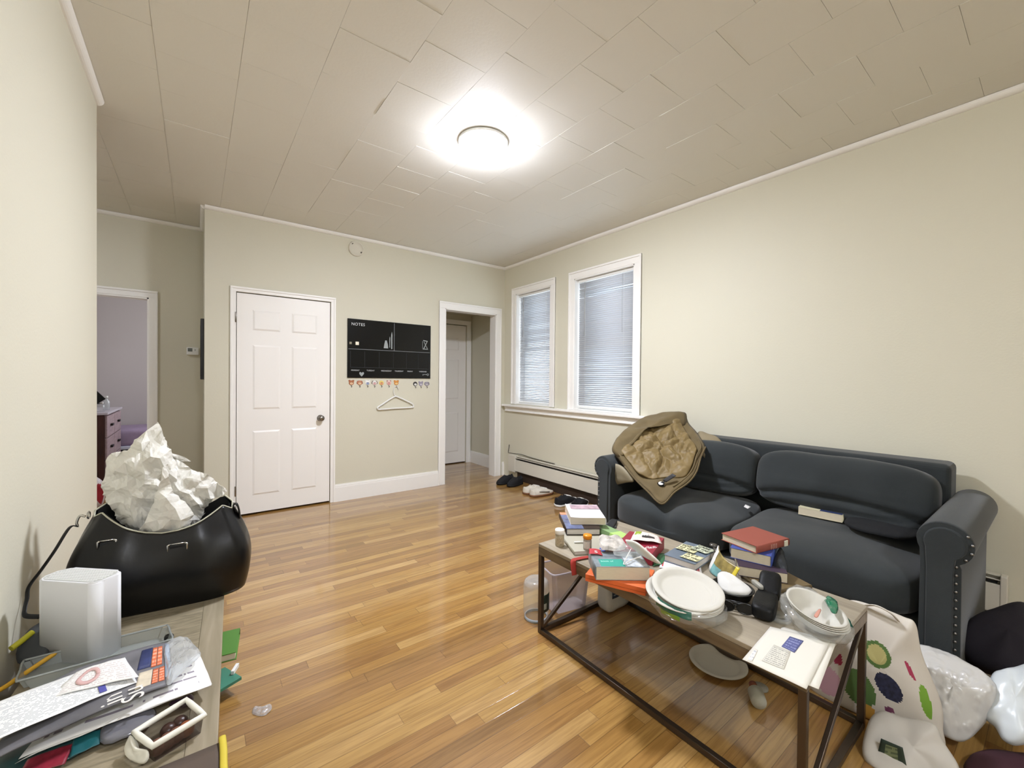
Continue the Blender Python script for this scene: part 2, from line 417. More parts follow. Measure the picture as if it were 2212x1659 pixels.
bm = newbm(); boxb(bm, (-5.3, 3.7, 0), (.35, 3.8, CH+.005)); struct('wall_bedroom_back', bm, lilac_m)
bm = newbm(); boxb(bm, (-2.4, .3, 0), (-2.3, 3.7, CH+.005)); struct('wall_bedroom_right', bm, lilac_m)
# alcove behind the right-hand opening
bm = newbm(); boxb(bm, (.1, .1205, 0), (.2, 1.1, 2.3)); struct('wall_alcove_right', bm, wall_m)
bm = newbm(); boxb(bm, (-1.5, .1205, 0), (-1.4, 1.1, 2.3)); struct('wall_alcove_left', bm, wall_m)
bm = newbm(); holes_wall(bm, 1, 1.0, 1.1, -1.4, .0999, 0, 2.23, [(-.74, .02, 0, 2.08)]); struct('wall_alcove_back', bm, wall_m)
bm = newbm(); boxb(bm, (-1.4, .1205, 2.23), (.0999, 1.1, 2.3)); struct('ceiling_alcove', bm, wall_m)

bm = newbm(); boxb(bm, (-1.45, 1.1005, 0), (.2, 1.14, 2.3)); struct('alcove_light_stop', bm, wall_m)  # unseen backing slab added behind the alcove door against light leaks
bm = newbm(); boxb(bm, (.2005, .1205, 0), (.35, 3.7, CH+.005)); struct('wall_outer_right', bm, wall_m)
# trims
def crown(name, a, b, out):
    """small quarter-round under the ceiling between a and b, standing out along out"""
    a, b, out = V(a), V(b), V(out); bm = newbm(); R = .03; pr = []
    for p in (a, b):
        pr.append([bm.verts.new(p)] + [bm.verts.new(p + out*(R*math.cos(t)) + V((0, 0, -R*math.sin(t)))) for t in [PI/2*k/6 for k in range(7)]])
    n = len(pr[0])
    for k in range(n): bm.faces.new((pr[0][k], pr[0][(k+1) % n], pr[1][(k+1) % n], pr[1][k]))
    bm.faces.new(pr[0]); bm.faces.new(pr[1][::-1]); struct(name, bm, trim_m)
zc = CH-.002
crown('trim_1', (-3.2, 0, zc), (0, 0, zc), (0, -1, 0)); crown('trim_2', (0, -6.2, zc), (0, 0, zc), (-1, 0, 0))
crown('trim_3', (-3.683, -6.2, zc), (-3.683, -1.34, zc), (1, 0, 0)); crown('trim_4', (-5.3, .72, zc), (-3.2, .72, zc), (0, -1, 0))
crown('trim_5', (-3.2, 0, zc), (-3.2, .72, zc), (-1, 0, 0))
def baseb(name, a, b, out, h=.175):
    bm = newbm(); a, b, o = V(a), V(b), V(out)
    for (z0, z1, t) in ((0, h-.03, .016), (h-.03, h-.012, .013), (h-.012, h, .008)):
        q = [a, b, b+o*t, a+o*t]; prism(bm, [(p.x, p.y) for p in q], z0, z1)
    struct(name, bm, trim_m)
baseb('baseboard_back', (-2.128, 0, 0), (-.965, 0, 0), (0, -1, 0)); baseb('baseboard_back_left', (-3.2, 0, 0), (-3.035, 0, 0), (0, -1, 0))
baseb('baseboard_back_right', (-.03, 0, 0), (0, 0, 0), (0, -1, 0)); baseb('baseboard_alcove', (.1, .1205, 0), (.1, 1, 0), (-1, 0, 0))
baseb('baseboard_left', (-3.683, -6.2, 0), (-3.683, -1.34, 0), (1, 0, 0), .14); baseb('baseboard_hall', (-3.54, .72, 0), (-3.2, .72, 0), (0, -1, 0))
baseb('baseboard_right', (0, -6.2, 0), (0, -4.34, 0), (-1, 0, 0), .1); baseb('baseboard_bedroom', (-4.37, 3.7, 0), (-2.4, 3.7, 0), (0, -1, 0), .12)

def casing(name, x0, x1, zt, w, y, t=.02, jamb=None, z0=0):
    """door casing on a wall facing -y: two legs and a head, outer edge with a raised back band"""
    bm = newbm()
    for (a, b, c, d) in ((x0-w, x0, z0, zt), (x1, x1+w, z0, zt), (x0-w, x1+w, zt, zt+w)):
        boxb(bm, (a, y-t*.6, c), (b, y, d), bev=.002)
    bb = .018
    for (a, b, c, d) in ((x0-w, x0-w+bb, z0, zt+w-bb), (x1+w-bb, x1+w, z0, zt+w-bb), (x0-w, x1+w, zt+w-bb, zt+w)):
        boxb(bm, (a, y-t, c), (b, y-.001, d), bev=.003)
    if jamb:
        for (a, b, c, d) in ((x0-.001, x0+.012, z0, zt), (x1-.012, x1+.001, z0, zt), (x0, x1, zt-.012, zt+.001)): boxb(bm, (a, y-.008, c), (b, y+jamb, d))
    struct(name, bm, trim_m)
casing('trim_6', CD[0], CD[1], 2.03, .045, 0, jamb=.0); casing('trim_7', AL[0], AL[1], 2.11, .08, 0, jamb=.12)
casing('trim_8', -4.42, -3.612, 2.0, .065, .72, jamb=.12); casing('trim_9', -.74, .02, 2.08, .065, 1.0)

def six_panel(name, x0, x1, y, h, z0, mir=1):
    bm = newbm(); w = x1-x0
    xs = [0, .118, .118+.232, w-.118-.232, w-.118, w]; zs = [z0, .175, .775, .965, 1.565, 1.69, 1.885, h]
    # front skin
    vs = [[bm.verts.new((x0+x, y, z)) for z in zs] for x in xs]; pan = []
    for i in range(5):
        for j in range(7):
            f = bm.faces.new((vs[i][j], vs[i+1][j], vs[i+1][j+1], vs[i][j+1]))
            if i in (1, 3) and j in (1, 3, 5): pan.append(f)
    r = bmesh.ops.inset_individual(bm, faces=pan, thickness=.012, depth=-.009)
    r = bmesh.ops.inset_individual(bm, faces=pan, thickness=.006, depth=0)
    r = bmesh.ops.inset_individual(bm, faces=pan, thickness=.022, depth=.007)
    # back and rim
    bv = [bm.verts.new((x, y+.035, z)) for x, z in ((x0, z0), (x1, z0), (x1, h), (x0, h))]
    bm.faces.new(bv[::-1])
    for (p, q, ra) in (((x0, z0), (x1, z0), [vs[i][0] for i in range(6)]), ((x1, z0), (x1, h), vs[5]), ((x1, h), (x0, h), [vs[i][7] for i in range(5, -1, -1)]), ((x0, h), (x0, z0), vs[0][::-1])):
        e = [v for v in bv if (round(v.co.x, 4), round(v.co.z, 4)) in ((round(p[0], 4), round(p[1], 4)), (round(q[0], 4), round(q[1], 4)))]
        if (round(e[0].co.x, 4), round(e[0].co.z, 4)) != (round(q[0], 4), round(q[1], 4)): e = e[::-1]
        bm.faces.new(list(ra)+e)
    d = struct(name, bm, door_m)
    return d
d1 = six_panel('door_1', CD[0]+.006, CD[1]-.006, .004, 2.022, .018)
bm = newbm(); rX = Matrix.Rotation(PI/2, 3, 'X')
lathe(bm, [(.031, 0), (.031, .006), (.012, .01), (.012, .03), (.02, .034), (.028, .045), (.029, .055), (.024, .066), (.012, .071), (.001, .072)], (-2.266, .004, .863), 28, rot=rX)
sub('door_knob', bm, chrome, d1)
for z in (1.80, .24):
    bm = newbm(); lathe(bm, [(.006, -.045), (.007, -.043), (.007, .043), (.006, .045)], (CD[0]-.002, -.014, z), 12); sub('hinge', bm, chrome, d1)
d2 = six_panel('door_2', -.735, .015, 1.02, 2.07, .015)
bm = newbm(); lathe(bm, [(.03, 0), (.012, .01), (.012, .03), (.028, .045), (.024, .066), (.001, .072)], (-.66, 1.02, .86), 24, rot=rX); sub('door_knob', bm, chrome, d2)

# windows on the right wall
def window(n, W):
    y0, y1, z0, z1 = W; bm = newbm(); w = .078
    for (a, b, c, d) in ((y0-w, y0, z0, z1), (y1, y1+w, z0, z1), (y0-w, y1+w, z1, z1+w)):
        boxb(bm, (-.012, a, c), (0, b, d), bev=.002)
    for (a, b, c, d) in ((y0-w, y0-w+.02, z0, z1+w-.02), (y1+w-.02, y1+w, z0, z1+w-.02), (y0-w, y1+w, z1+w-.02, z1+w)):
        boxb(bm, (-.022, a, c), (0, b, d), bev=.003)
    for (a, b, c, d) in ((y0, y0+.012, z0, z1), (y1-.012, y1, z0, z1), (y0, y1, z1-.012, z1)): boxb(bm, (-.008, a, c), (.2, b, d))
    boxb(bm, (.0, y0, z0-.002), (.2, y1, z0+.01))
    o = struct('window_%d' % n, bm, trim_m)
    zm = (z0+z1)/2
    for (za, zb, x) in ((z0+.012, zm+.02, .105), (zm-.02, z1-.014, .14)):
        bm = newbm(); ya, yb = y0+.013, y1-.013
        for (a, b, c, d) in ((ya, ya+.045, za, zb), (yb-.045, yb, za, zb), (ya+.045, yb-.045, za, za+.045), (ya+.045, yb-.045, zb-.04, zb)): boxb(bm, (x, a, c), (x+.032, b, d), bev=.002)
        s = sub('window_sash', bm, trim_m, o)
        bm = newbm(); boxb(bm, (x+.014, ya+.04, za+.04), (x+.018, yb-.04, zb-.035)); sub('window_pane', bm, clear_gl, s)
    return o
window(1, W1); window(2, W2)
# shared stool and apron under both windows
bm = newbm(); boxb(bm, (-.062, -2.215, .918), (-.0005, -.03, .944), bev=.006, seg=3)
for (z0, z1, t) in ((.9, .918, .034), (.872, .9, .022), (.856, .872, .03)): boxb(bm, (-t, -2.19, z0), (-.0005, -.055, z1), bev=.004)
struct('trim_10', bm, trim_m)

# blinds
slat_m = M('white_blind_slat', 'dfe0e3', .45, transl=.28)
def blind(W, label, skew, low, group='venetian blinds in the two windows'):
    y0, y1, z0, z1 = W; ya, yb = y0+.018, y1-.02; xc = .052
    t = thing('window_blind', label, 'blind', (xc, (ya+yb)/2, z0), 0)
    t['group'] = group
    bm = newbm(); boxb(bm, (xc-.02, ya, z1-.042), (xc+.02, yb, z1-.014), bev=.002); obj('headrail', bm, white_pl, t)
    bm = newbm(); n = int((z1-z0-.07)/.0205); rnd = random.Random(n)
    for i in range(n):
        z = z1-.056-i*.0205; fr = i/n
        if z < z0+low: break
        ang = math.radians((50 if skew else 40) + rnd.uniform(-4, 4))
        if skew and 1 <= i <= 7: ang = math.radians(rnd.choice((50, 43, 34)))
        dz = skew*rnd.uniform(-.004, .004)*(1 if i < 9 else .15)
        hw = .0125
        pr = []
        for k in range(4):
            q = -1+2*k/3; bow = .0022*(1-q*q)
            pr.append((xc + hw*q*math.cos(ang) - bow*math.sin(ang), z - hw*q*math.sin(ang)*-1*-1 + bow*math.cos(ang)))
        a = [bm.verts.new((p[0], ya+.004, p[1]-dz)) for p in pr]; b = [bm.verts.new((p[0], yb-.004, p[1]+dz)) for p in pr]
        for k in range(3):
            f = bm.faces.new((a[k], a[k+1], b[k+1], b[k])); f.smooth = True
        zl = z
    obj('slats', bm, slat_m, t, solid=.0006)
    bm = newbm(); boxb(bm, (xc-.013, ya+.003, zl-.034), (xc+.013, yb-.003, zl-.018), bev=.003); obj('bottom_rail', bm, white_pl, t)
    for f in (.14, .82):
        y = yb+(ya-yb)*f
        bm = newbm(); tube(bm, [(xc-.0145, y, z1-.04), (xc-.0145, y, zl-.02)], .0008, 5); obj('ladder_cord', bm, white_pl, t)
    wnd = M('clear_grey_wand', 'a9a9a6', .25)
    bm = newbm(); y = yb-.11*(yb-ya)-.02; tube(bm, [(xc-.024, y, z1-.05), (xc-.026, y, z1-.62 if skew else z1-.55)], .0032, 8); obj('tilt_wand', bm, wnd, t)
    if skew:
        bm = newbm(); y = ya+.2*(yb-ya); tube(bm, [(xc-.022, y, z1-.05), (xc-.023, y+.004, z1-.4), (xc-.022, y, z1-.62)], .0014, 6); obj('lift_cord', bm, wnd, t)
blind(W1, 'white slatted blind in the narrower window nearest the room corner', 0, .035)
blind(W2, 'white slatted blind with crooked upper slats in the wider window', 1, .045)

# ================================================================== CEILING LAMP, DETECTOR
LP = V((-1.838, -2.285, CH-.003))
lamp = thing('ceiling_lamp', 'round white flush dome lamp glowing on the ceiling', 'lamp', LP)
bm = newbm(); lathe(bm, [(.15, 0), (.154, -.002), (.154, -.012), (.151, -.0155), (.14, -.0155)], LP, 48); obj('lamp_base', bm, white_pl, lamp)
def dome_mat(name, strength, rim=.03):
    """opal dome: emission graded down towards the skirt to weaken the halo on the ceiling"""
    mt = M(name, (.97, 1.01, 1.14), .4, emit=strength); nt = mt.node_tree; b = nt.nodes['Principled BSDF']
    tc = nt.nodes.new('ShaderNodeTexCoord'); sp = nt.nodes.new('ShaderNodeSeparateXYZ'); nt.links.new(tc.outputs['Object'], sp.inputs[0])
    mr = nt.nodes.new('ShaderNodeMapRange'); nt.links.new(sp.outputs['Z'], mr.inputs[0])
    for k, v in ((1, -.034), (2, -.076), (3, strength*rim), (4, strength)): mr.inputs[k].default_value = v
    nt.links.new(mr.outputs[0], b.inputs['Emission Strength']); return mt
glow = dome_mat('lit_dome_glass', 34)
bm = newbm(); lathe(bm, [(.1495, -.015), (.149, -.030), (.141, -.046), (.122, -.062), (.095, -.074), (.06, -.082), (.02, -.0855), (.001, -.086)], LP, 48, cap=False); obj('lamp_dome', bm, glow, lamp)
P = V((-1.927, 0, 2.612)); det = thing('smoke_detector_base', 'round cream detector base plate high on the wall above the black board', 'smoke detector', P)
cream = M('aged_cream_plastic', 'd9d4c4', .5)
bm = newbm(); lathe(bm, [(.078, 0), (.078, .016), (.073, .022), (.066, .022), (.064, .017), (.03, .016), (.001, .016)], P, 40, rot=rX); obj('plate', bm, cream, det)
for (a, b, r) in ((-.045, .05, .012), (.05, -.032, .009)):
    bm = newbm(); lathe(bm, [(r, 0), (r, .0176), (.0005, .0178)], P+V((a, 0, b)), 16, rot=rX); obj('screw_slot', bm, M('dark_slot', '4c463c', .8), det)

# ================================================================== BLACK PLANNER BOARD, HOOKS, HANGER
BX0, BX1, BZ0, BZ1 = -2.011, -1.074, 1.268, 1.882
board = thing('planner_board', 'black glass planner board reading NOTES on the cream wall', 'board', ((BX0+BX1)/2, -.0008, BZ0))
bm = newbm(); boxb(bm, (BX0, -.0125, BZ0), (BX1, -.0008, BZ1), bev=.0015); obj('panel', bm, M('black_gloss_board', '0b0c0d', .22, spec=.4), board)
ink = M('white_board_print', 'cfd2d2', .6); inkg = M('grey_board_print', '6f7274', .6); faint = M('faint_board_print', '24272a', .5)
FB = lambda x, z: frame_mt((x, -.0125, z), (1, 0, 0), (0, 0, 1))
bm = newbm(); text_bm(bm, 'NOTES', .042, FB(BX0+.037, BZ1-.068), spacing=1.08); obj('lettering', bm, ink, board)
for s, x in zip(('MONDAY', 'TUESDAY', 'WEDNESDAY', 'THURSDAY', 'FRIDAY', 'WEEKEND'), (.037, .197, .352, .505, .652, .795)):
    bm = newbm(); text_bm(bm, s, .0195, FB(BX0+x, BZ0+.072), spacing=1.0); obj('lettering', bm, ink, board)

bm = newbm(); W_ = BX1-BX0
def bar(x0, x1, z0, z1): boxb(bm, (x0, -.0132, z0), (x1, -.0118, z1))
bar(BX0+.01, BX1-.01, BZ0+.297, BZ0+.303); bar(BX0+.495, BX0+.501, BZ0+.303, BZ1-.01); obj('divider_lines', bm, inkg, board)
bm = newbm()
for x in (.028, .175, .33, .488, .64, .78, .915): bar(BX0+x, BX0+x+.003, BZ0+.11, BZ0+.28)
bar(BX0+.028, BX1-.02, BZ0+.108, BZ0+.112); obj('day_grid', bm, faint, board)
bm = newbm()
def poly(pts, bmx): prism(bmx, pts, 0, .0008, FB(0, 0))
def ell(cx, cz, rx, rz, n=14): return [(cx+rx*math.cos(2*PI*k/n), cz+rz*math.sin(2*PI*k/n)) for k in range(n)]
x, z = BX0+.405, BZ0+.325                                    # drawn bottle and two candles
poly([(x-.025, z), (x+.025, z), (x+.02, z+.045), (x+.011, z+.075), (x+.009, z+.085), (x-.009, z+.085), (x-.011, z+.075), (x-.018, z+.045)], bm)
obj('bottle_drawing', bm, M('chalk_print', '9aa09f', .7), board); bm = newbm()
poly([(x+.038, z+.01), (x+.045, z+.01), (x+.047, z+.11), (x+.043, z+.135), (x+.038, z+.11)], bm)
poly([(x+.058, z-.004), (x+.070, z-.004), (x+.072, z+.15), (x+.065, z+.185), (x+.058, z+.15)], bm)
obj('candle_drawing', bm, M('chalk_print', '9aa09f', .7), board); bm = newbm()
x, z = BX1-.068, BZ0+.335                                    # drawn hourglass
for q in ((( -.032, .0), (.034, .0), (.034, .008), (-.032, .008)), ((-.026, .098), (.03, .09), (.03, .1), (-.026, .108)), ((-.02, .09), (-.012, .09), (.006, .05), (-.002, .05)), ((.016, .09), (.024, .086), (.006, .05), (0, .052)),
          ((-.002, .05), (.006, .05), (-.012, .01), (-.024, .01)), ((.0, .052), (.006, .05), (.03, .012), (.022, .012)), ((-.035, .01), (-.031, .01), (-.031, .095), (-.035, .095))):
    poly([(x+a, z+b) for a, b in q], bm)
obj('hourglass_drawing', bm, M('chalk_print', '9aa09f', .7), board); bm = newbm()
x, z = BX1-.1, BZ0+.045                                      # drawn key
poly([(x, z-.002), (x+.055, z-.002), (x+.055, z+.003), (x, z+.003)], bm); poly([(x+.003, z-.012), (x+.009, z-.012), (x+.009, z), (x+.003, z)], bm)
for k in range(14):
    a0, a1 = 2*PI*k/14, 2*PI*(k+1)/14; poly([(x+.066+.013*math.cos(a0), z+.013*math.sin(a0)), (x+.066+.013*math.cos(a1), z+.013*math.sin(a1)), (x+.066+.008*math.cos(a1), z+.008*math.sin(a1)), (x+.066+.008*math.cos(a0), z+.008*math.sin(a0))], bm)
obj('key_drawing', bm, M('chalk_print', '9aa09f', .7), board); bm = newbm()
x, z = BX0+.145, BZ0+.04                                     # drawn heart
poly([(x, z-.026), (x+.012, z-.014), (x+.024, z+.003), (x+.024, z+.014), (x+.017, z+.021), (x+.008, z+.02), (x, z+.011), (x-.008, z+.02), (x-.017, z+.021), (x-.024, z+.014), (x-.024, z+.003), (x-.012, z-.014)], bm)
obj('heart_drawing', bm, M('chalk_print', '9aa09f', .7), board)
for (x, z, w, c, lab) in ((.030, .36, .026, '8b8672', 'small olive square magnet at the left edge of the black board'), (.097, .36, .035, 'efe8d2', 'small cream square magnet on the black board')):
    bm = newbm(); boxb(bm, (BX0+x-w/2, -.018, BZ0+z-w/2), (BX0+x+w/2, -.0125, BZ0+z+w/2), bev=.004, seg=3)
    tag(obj('square_magnet', bm, M('magnet_'+c, c, .5)), lab, 'magnet', 'square magnets on the black board')

hk_metal = M('grey_hook_metal', '6d6a66', .35, .8)
def hook(px, name_kind, label, face, ear, inner, ears):
    p = aty(px, 828, -.001); zc_ = 1.215 if px < 880 else 1.205; x = p.x
    t = thing('animal_hook', label, 'hook', (x, 0, zc_-.02), 0, 'animal face stick-on hooks under the black board')
    F = frame_mt((x, 0, zc_), (1, 0, 0), (0, 0, 1)); rX_ = rX
    bm = newbm(); lathe(bm, [(.001, .006), (.018, .0058), (.0245, .004), (.026, .0), (.026, -.0005)], (x, 0, zc_), 20, rot=rX)
    obj('face', bm, face, t)
    if ears:
        for s in (-1, 1):
            bm = newbm()
            if ears == 'round': lathe(bm, [(.001, .0045), (.009, .0042), (.011, 0)], (x+s*.019, 0, zc_+.021), 14, rot=rX)
            elif ears == 'pointed': prism(bm, [(s*.006, .02), (s*.024, .034), (s*.024, .01)], 0, .004, F)
            elif ears == 'flop': prism(bm, [(s*.012, .024), (s*.026, .02), (s*.033, -.004), (s*.026, -.012), (s*.022, .006)], 0, .004, F)
            obj('ear', bm, ear, t)
    bm = newbm(); prism(bm, ell(0, -.006, .016, .013, 18), .0055, .0066, F); obj('muzzle', bm, inner, t)
    bm = newbm()
    for s in (-1, 1): prism(bm, ell(s*.008, .006, .0024, .003, 8), .0055, .0072, F)
    prism(bm, ell(0, -.002, .003, .002, 8), .006, .0078, F); obj('eyes', bm, black_m, t)
    bm = newbm(); tube(bm, spline([(x, -.004, zc_-.02), (x, -.006, zc_-.036), (x, -.011, zc_-.045), (x+.001, -.018, zc_-.04), (x+.001, -.02, zc_-.034)], 5), .0026, 8); obj('hook', bm, hk_metal, t)
Hc = lambda n, c: M('hook_'+n, c, .5)
hook(759, '', 'brown bear face hook first from the left under the black board', Hc('brown', 'a9673f'), Hc('brown', 'a9673f'), Hc('tan', 'e0bd98'), 'round')
hook(777, '', 'brown dog face hook with hanging ears second from left under the board', Hc('lightbrown', 'bb8060'), Hc('reddish', '9a5a44'), Hc('tan', 'e0bd98'), 'flop')
hook(794, '', 'white face hook with blue band under the black board', Hc('white', 'e8e6e0'), Hc('white', 'e8e6e0'), Hc('blue', '8f9cbb'), 'round')
hook(809, '', 'white face hook with pink cheeks under the board, beside the blue-banded one', Hc('white', 'e8e6e0'), Hc('dark', '6a5750'), Hc('pink', 'd6aaa8'), 'flop')
hook(824, '', 'yellow and peach chick face hook under the black board', Hc('yellow', 'e6cd72'), Hc('yellow', 'e6cd72'), Hc('peach', 'dc9a76'), None)
hook(840, '', 'pale pink pig face hook under the black board', Hc('pigpink', 'e2bdb4'), Hc('pigdark', 'a5786c'), Hc('pigsnout', 'd79a94'), 'pointed')
hook(856, '', 'orange tiger face hook that holds the white hanger', Hc('orange', 'd08a3a'), Hc('orange', 'd08a3a'), Hc('cream', 'eec98b'), 'round')
hook(897, '', 'black and white penguin face hook at the right under the board', Hc('black', '34302f'), Hc('black', '34302f'), Hc('white', 'e8e6e0'), None)
hook(909, '', 'plain lilac grey face hook between penguin and elephant hooks', Hc('lilac', '9a93a2'), Hc('lilac', '9a93a2'), Hc('lilacpale', 'c6c0c8'), 'round')
hook(922, '', 'grey elephant face hook with wide ears, last on the right under the board', Hc('grey', '9c97a0'), Hc('greyd', '7f7a84'), Hc('greyp', 'b9b4ba'), 'flop')
# white plastic hanger
hp = aty(856, 838, -.014)
Hn = lambda u, v: aty(u, v, -.016)
hang = thing('coat_hanger', 'white plastic coat hanger on the orange tiger hook', 'hanger', Hn(854, 884))
bm = newbm(); body = spline([Hn(850, 858), Hn(822, 876), Hn(816, 880), Hn(817, 884), Hn(822, 884.5), Hn(855, 882), Hn(889, 880), Hn(893, 877.5), Hn(891, 873), Hn(884, 869), Hn(860, 858)], 5, True)
tube(bm, body, .0085, 10, True); obj('frame', bm, white_pl, hang)
bm = newbm(); tube(bm, spline([Hn(854.5, 858), Hn(851, 851), Hn(850.3, 843), Hn(852, 836.5), Hn(856, 834), Hn(859.5, 836.5), Hn(860.3, 840.5)], 6), .0045, 8); obj('hook', bm, white_pl, hang)
for (u, v) in ((829.5, 873), (879.5, 870.5)):
    bm = newbm(); a = Hn(u, v); tube(bm, [a+V((0, 0, .004)), a-V((0, 0, .004)), a+V((.006, 0, -.006))], .0025, 6); obj('strap_notch', bm, white_pl, hang)

# ================================================================== HALL: thermostat, picture, bedroom
tp = V((-3.283, .72, 1.475))
ts = thing('thermostat', 'small white thermostat on the shaded hall wall', 'thermostat', tp)
bm = newbm(); boxb(bm, (-3.332, .692, 1.478), (-3.236, .7203, 1.552), bev=.006); obj('body', bm, white_pl, ts)
bm = newbm(); boxb(bm, (-3.322, .6905, 1.51), (-3.286, .693, 1.543)); obj('screen', bm, M('grey_lcd', '565a52', .3), ts)
bm = newbm(); boxb(bm, (-3.27, .689, 1.518), (-3.26, .693, 1.524)); boxb(bm, (-3.27, .689, 1.528), (-3.26, .693, 1.534)); obj('buttons', bm, M('grey_button', '8d8f8c', .5), ts)
pf = thing('picture_frame', 'black picture frame seen edge-on on the hall side of the closet', 'picture', (-3.2, .3, 1.2))
bm = newbm()
for (a, b, c, d) in ((.14, .17, 1.24, 1.78), (.44, .47, 1.24, 1.78), (.17, .44, 1.24, 1.27), (.17, .44, 1.75, 1.78)): boxb(bm, (-3.226, a, c), (-3.2, b, d), bev=.003)
obj('frame', bm, black_m, pf); bm = newbm(); boxb(bm, (-3.21, .17, 1.27), (-3.2, .44, 1.75)); obj('print', bm, M('dark_art_print', '2b2a2c', .5, var=.5), pf)

redwood = wood_mat('dark_red_wood', '2f130e', '47211a', (3, 3, .6), 6)
lwood = wood_mat('pink_grey_drawer_wood', 'a08a90', 'b9a3a8', (3, .6, 3), 6)
dr = thing('dresser', 'dark red wooden dresser with pale drawer fronts in the bedroom', 'dresser', (-4.2, 2.35, 0))
bm = newbm(); boxb(bm, (-4.36, 1.80, .06), (-4.05, 2.88, .84)); obj('carcass', bm, redwood, dr)
bm = newbm(); boxb(bm, (-4.365, 1.78, .84), (-4.02, 2.9, .865), bev=.004); obj('top', bm, M('pale_dresser_top', 'c9c2cc', .4), dr)
for k in range(3):
    for (ya, yb) in ((1.82, 2.33), (2.35, 2.86)):
        z0 = .1+.245*k; bm = newbm(); boxb(bm, (-4.05, ya, z0), (-4.03, yb, z0+.232), bev=.003); d = obj('drawer', bm, lwood, dr)
        bm = newbm(); boxb(bm, (-4.03, (ya+yb)/2-.05, z0+.11), (-4.008, (ya+yb)/2+.05, z0+.135), bev=.004); sub('handle', bm, black_m, d)
for y in (1.84, 2.84):
    bm = newbm(); boxb(bm, (-4.34, y-.03, 0), (-4.07, y+.03, .06)); obj('foot', bm, redwood, dr)
# things on the dresser
bm = newbm(); box(bm, (-4.19, 1.86, 1.0), (.24, .02, .16), rot=Matrix.Rotation(math.radians(-38), 3, 'Y') , bev=.004); tag(obj('tablet', bm, black_m), 'black tablet leaning on the bedroom dresser', 'tablet')
bm = newbm(); boxb(bm, (-4.3, 1.9, .866), (-4.17, 2.06, .985), bev=.006); tag(obj('storage_box', bm, M('dark_grey_box', '2c2e2f', .5)), 'dark grey box under the tablet on the dresser', 'box')
p = V((-4.11, 2.03, .8655)); b_ = thing('glass_jar', 'small clear jar in front of the dark box on the dresser', 'jar', p)
bm = newbm(); lathe(bm, [(.035, 0), (.037, .02), (.036, .07), (.028, .085)], p, 20); obj('body', bm, clear_gl, b_); bm = newbm(); lathe(bm, [(.03, .083), (.03, .1), (.001, .101)], p, 20); obj('lid', bm, silver, b_)
p = V((-4.09, 2.25, .8655)); b_ = thing('spray_bottle', 'slim clear bottle with white cap near the dresser edge', 'bottle', p)
bm = newbm(); lathe(bm, [(.03, 0), (.03, .1), (.012, .125), (.012, .14)], p, 18); obj('body', bm, clear_mat('milky_bottle', 'dde3e6', .4), b_); bm = newbm(); lathe(bm, [(.015, .138), (.015, .165), (.001, .166)], p, 14); obj('cap', bm, white_pl, b_)
bed = thing('bed', 'low bed with lilac cover behind the dresser', 'bed', (-3.5, 3.2, 0))
lil = M('lilac_bedcover', 'a997b4', .85, var=.12, vscale=9, bump=.6, bscale=14)
bm = newbm(); boxb(bm, (-4.34, 2.95, .12), (-2.6, 3.68, .34)); obj('bed_base', bm, M('dark_bed_base', '2b2733', .8), bed)
bm = newbm(); cushion(bm, (-3.47, 3.31, .45), (.88, .375, .12), 8, 10); obj('mattress', bm, lil, bed)
bm = newbm(); boxb(bm, (-4.345, 2.925, .30), (-2.6, 2.97, .345), bev=.01); obj('sheet_hem', bm, M('white_sheet', 'd8dcee', .7), bed)
for x in (-4.25, -2.7):
    bm = newbm(); boxb(bm, (x-.03, 3.0, 0), (x+.03, 3.06, .12)); obj('leg', bm, black_m, bed)
pts = [aty(u, v, 1.05) for u, v in ((194, 985), (205, 1000), (222, 1012), (228, 1035), (222, 1062), (205, 1072), (190, 1068), (172, 1060), (168, 1020), (180, 995))]
zmin = min(p.z for p in pts)
bm = newbm(); pillow(bm, [p-V((0, 0, max(0, zmin))) for p in pts], .1, .1, disp=lambda p, r, s, a: .02*noise.noise(p*14), mfn=lambda p, r, s: 1 if noise.noise(p*9) > .12 else 0)
tag(obj('plastic_bag', bm, [M('red_white_bag', 'cfc6c6', .4), M('red_bag_print', '8f1c26', .4)]), 'crumpled red and white plastic bag on the bedroom floor', 'bag')

# ================================================================== BASEBOARD HEATER
hm = M('cream_heater_enamel', 'd9d4c6', .45)
ht = thing('baseboard_heater', 'long cream baseboard heater along the wall below the windows', 'heater', (-.035, -2.3, .1))
YA, YB = -4.3, -.34
bm = newbm(); boxb(bm, (-.02, YA, .1), (-.0165, YB, .302)); obj('back_panel', bm, hm, ht)
bm = newbm(); boxb(bm, (-.067, YA, .12), (-.06, YB, .262), bev=.002); obj('front_cover', bm, hm, ht)
bm = newbm(); box(bm, (-.05, (YA+YB)/2, .279), (.03, YB-YA, .004), rot=Matrix.Rotation(math.radians(25), 3, 'Y')); obj('damper', bm, hm, ht)
bm = newbm(); boxb(bm, (-.045, YA, .298), (-.0165, YB, .304)); obj('top_lip', bm, hm, ht)
bm = newbm(); tube(bm, [(-.04, YA+.02, .18), (-.04, YB-.02, .18)], .018, 10); obj('fin_tube', bm, M('dark_fins', '1b1916', .7), ht)
bm = newbm(); boxb(bm, (-.058, YA+.01, .264), (-.021, YB-.01, .266)); obj('vent_gap', bm, M('dark_fins', '1b1916', .7), ht)
bm = newbm(); boxb(bm, (-.03, YA, .001), (-.0005, YB, .1)); obj('painted_shade_strip', bm, M('gap_shade_brown', '3b2d22', .7), ht)  # dark brown strip painted in for the shade below the heater
for a, b in ((YB, YB+.14), (YA-.025, YA)):
    bm = newbm(); boxb(bm, (-.07, a, .1), (-.0165, b, .308), bev=.004); obj('end_cap', bm, hm, ht)
